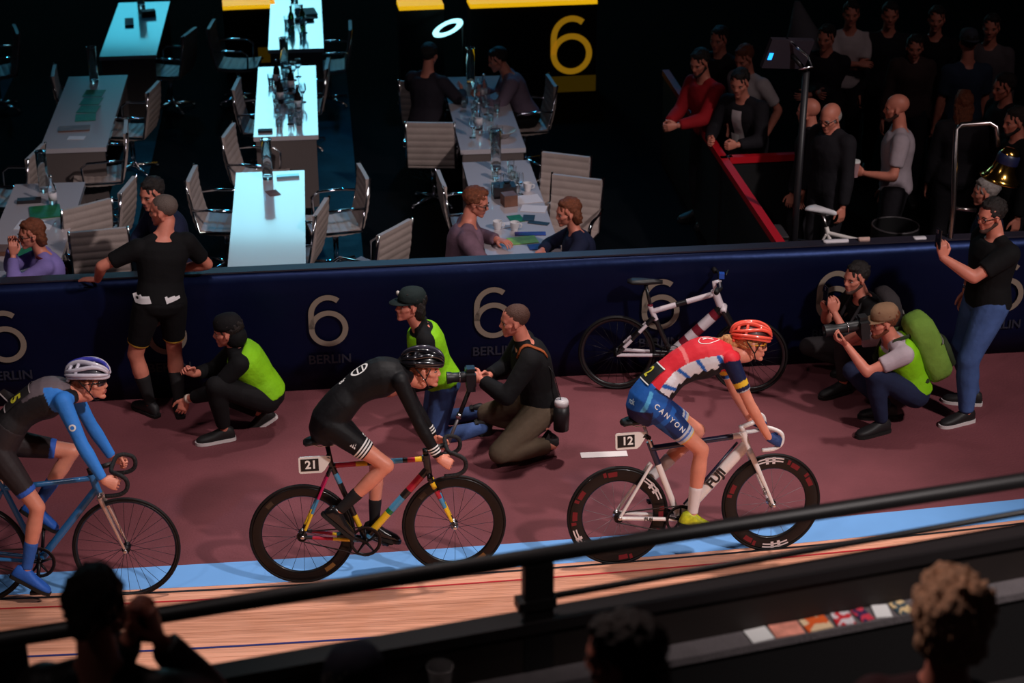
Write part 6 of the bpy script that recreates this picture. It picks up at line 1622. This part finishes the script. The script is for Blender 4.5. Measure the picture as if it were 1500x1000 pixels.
flyer(1140, .11, mat('flyer_pinkyellow', rgb(232, 150, 130), .5, var=.3, vscale=16), 'pink and yellow flyer beside the white one on the ledge', -2)
def spotted(nm, base, c2, sc):
    m = mat(nm, base, .5); nt = m.node_tree; b = nt.nodes['Principled BSDF']; tc = nt.nodes.new('ShaderNodeTexCoord'); v = nt.nodes.new('ShaderNodeTexNoise'); v.inputs['Scale'].default_value = sc
    cr = nt.nodes.new('ShaderNodeValToRGB'); cr.color_ramp.interpolation = 'CONSTANT'; cr.color_ramp.elements[0].color = (*base, 1); cr.color_ramp.elements[1].color = (*c2, 1); cr.color_ramp.elements[1].position = .5
    nt.links.new(tc.outputs['Object'], v.inputs['Vector']); nt.links.new(v.outputs['Fac'], cr.inputs[0]); nt.links.new(cr.outputs[0], b.inputs['Base Color']); return m
flyer(1183, .10, spotted('flyer_orange', rgb(224, 96, 40), rgb(232, 200, 160), 14), 'orange flyer with pale blotch on the ledge', 2)
flyer(1222, .07, spotted('flyer_redwhite', rgb(206, 40, 50), rgb(220, 210, 214), 26), 'red and white printed flyer on the ledge', -6)
flyer(1250, .05, spotted('flyer_redblue', rgb(60, 40, 80), rgb(210, 60, 80), 26), 'dark blue and red printed flyer on the ledge', 8)
flyer(1278, .06, WHITE_P, 'white flyer next to the dark blue one on the ledge', -12)
flyer(1306, .06, spotted('flyer_teal', rgb(60, 80, 90), rgb(220, 190, 140), 30), 'teal and tan flyer beside the blond spectator', 5)
x = PV(636, 985).x; cl = fpt(x, zled(x), .085); r = thing('plastic_cup', 'clear plastic cup standing on the ledge beside the middle spectators', 'cup', cl)
cu = MB(); cu.lathe([(.002, .0), (.030, .0), (.044, .13), (.046, .135), (.043, .135), (.028, .004), (.002, .004)], 24); obj('cup_wall', cu, mat('cup_plastic', (.9, .86, .86), .15, trans=.9, ior=1.2), r, angle=50)
# spectators seated behind the ledge
bench = MB()
a = P(0, 1000, ZS + .44)
def spectator(px, py, depth, yaw, label, J, top, hair, hm, fem=False, arm=1.9, q=.012, **k):
    hp = PD(px, py, depth); dz = hp.z - ZS
    base = dict(pel=(0, 0, dz - .70), nb=(.03, 0, dz - .19), head=(.06, 0, dz), anL=(.30, .12, .09), anR=(.30, -.12, .09), khL=(1, .1, .6), khR=(1, -.1, .6), hdir=(1, 0, -.2), wrL=(.30, .2, dz - .6), wrR=(.30, -.2, dz - .6))
    for kk_, v_ in J.items(): base[kk_] = (v_[0], v_[1], v_[2] + dz) if kk_[:2] in ('wr',) else v_
    yw = math.radians(yaw); off = V((math.cos(yw) * .06, math.sin(yw) * .06, 0))
    o = Person('person', label, V((hp.x, hp.y, ZS)) - off, yw, base, skin=DKSKIN, q=q, lod=0, hairc=hm, fem=fem, **k)
    o.garment('top', top, torso=(-.05, .96), arm=arm, infl=.022); o.garment('trousers', DK, torso=(-.19, .15), leg=1.92, infl=.02); o.shoes(SHB); o.hair(hair, hm, 5)
    st_ = thing('stool', 'dark stool under ' + label.split(' ')[0] + ' spectator ' + ('in patterned shirt' if 'patterned' in label else 'with long hair' if 'long' in label else 'with short blond hair' if 'blond' in label else 'in woollen hat'), 'stool', V((hp.x, hp.y, ZS)) - off)
    H_ = dz - .70 - .105; mb = MB(); mb.lathe([(.002, H_ - .03), (.17, H_ - .03), (.18, H_ - .015), (.17, H_), (.002, H_)], 20); obj('seat', mb, DARKM, st_, angle=50); mb = MB(); mb.tube([(0, 0, 0), (0, 0, H_ - .02)], .03, 10); obj('column', mb, DARKM, st_); mb = MB(); mb.tube([(0, 0, 0), (0, 0, .03)], .18, 18); obj('base', mb, DARKM, st_)
    return o
hb_ = mat('hair_darkbrown', rgb(40, 26, 22), .6, var=.3, vscale=60, bump=.7, bscale=140)
s1 = spectator(142, 892, 4.9, 84, 'dark-haired spectator in patterned shirt raising both hands with a phone', dict(wrL=(.25, -.02, -.21), wrR=(.22, -.11, -.20), ehL=(.1, .5, -1), ehR=(.1, -.6, -1), hpL='half', hpR='half', hxL=(.2, 0, 1), hxR=(.1, .2, 1)), spotted('shirt_pattern', rgb(20, 18, 20), rgb(44, 32, 32), 9), 'bun', hb_)
phone_prop('phone held up by the dark-haired spectator', Matrix.Translation(loc_world(s1, (.29, -.05, s1.head.z - .19))) @ Matrix.Rotation(math.radians(84), 4, 'Z'))
s2 = spectator(912, 962, 4.45, 150, 'woman spectator with long dark hair turned sideways', dict(hdir=(1, .15, -.18)), BLKC, 'long', hb_, fem=True)
s3 = spectator(1394, 912, 4.6, 78, 'spectator with short tousled blond hair seen from behind', dict(hsc=1.06), cloth('top_maroon', 54, 26, 28), 'tousled', mat('hair_sandy', rgb(206, 152, 116), .6, var=.35, vscale=50, bump=.8, bscale=120))
s4 = spectator(520, 1012, 4.9, 88, 'spectator in dark blue woollen hat just above the ledge', dict(), BLKC, 'short', hb_)
s4.cap(cloth('hat_darkblue', 28, 26, 40), brim=False)
bpy.data.scenes.remove(tmp_scene)
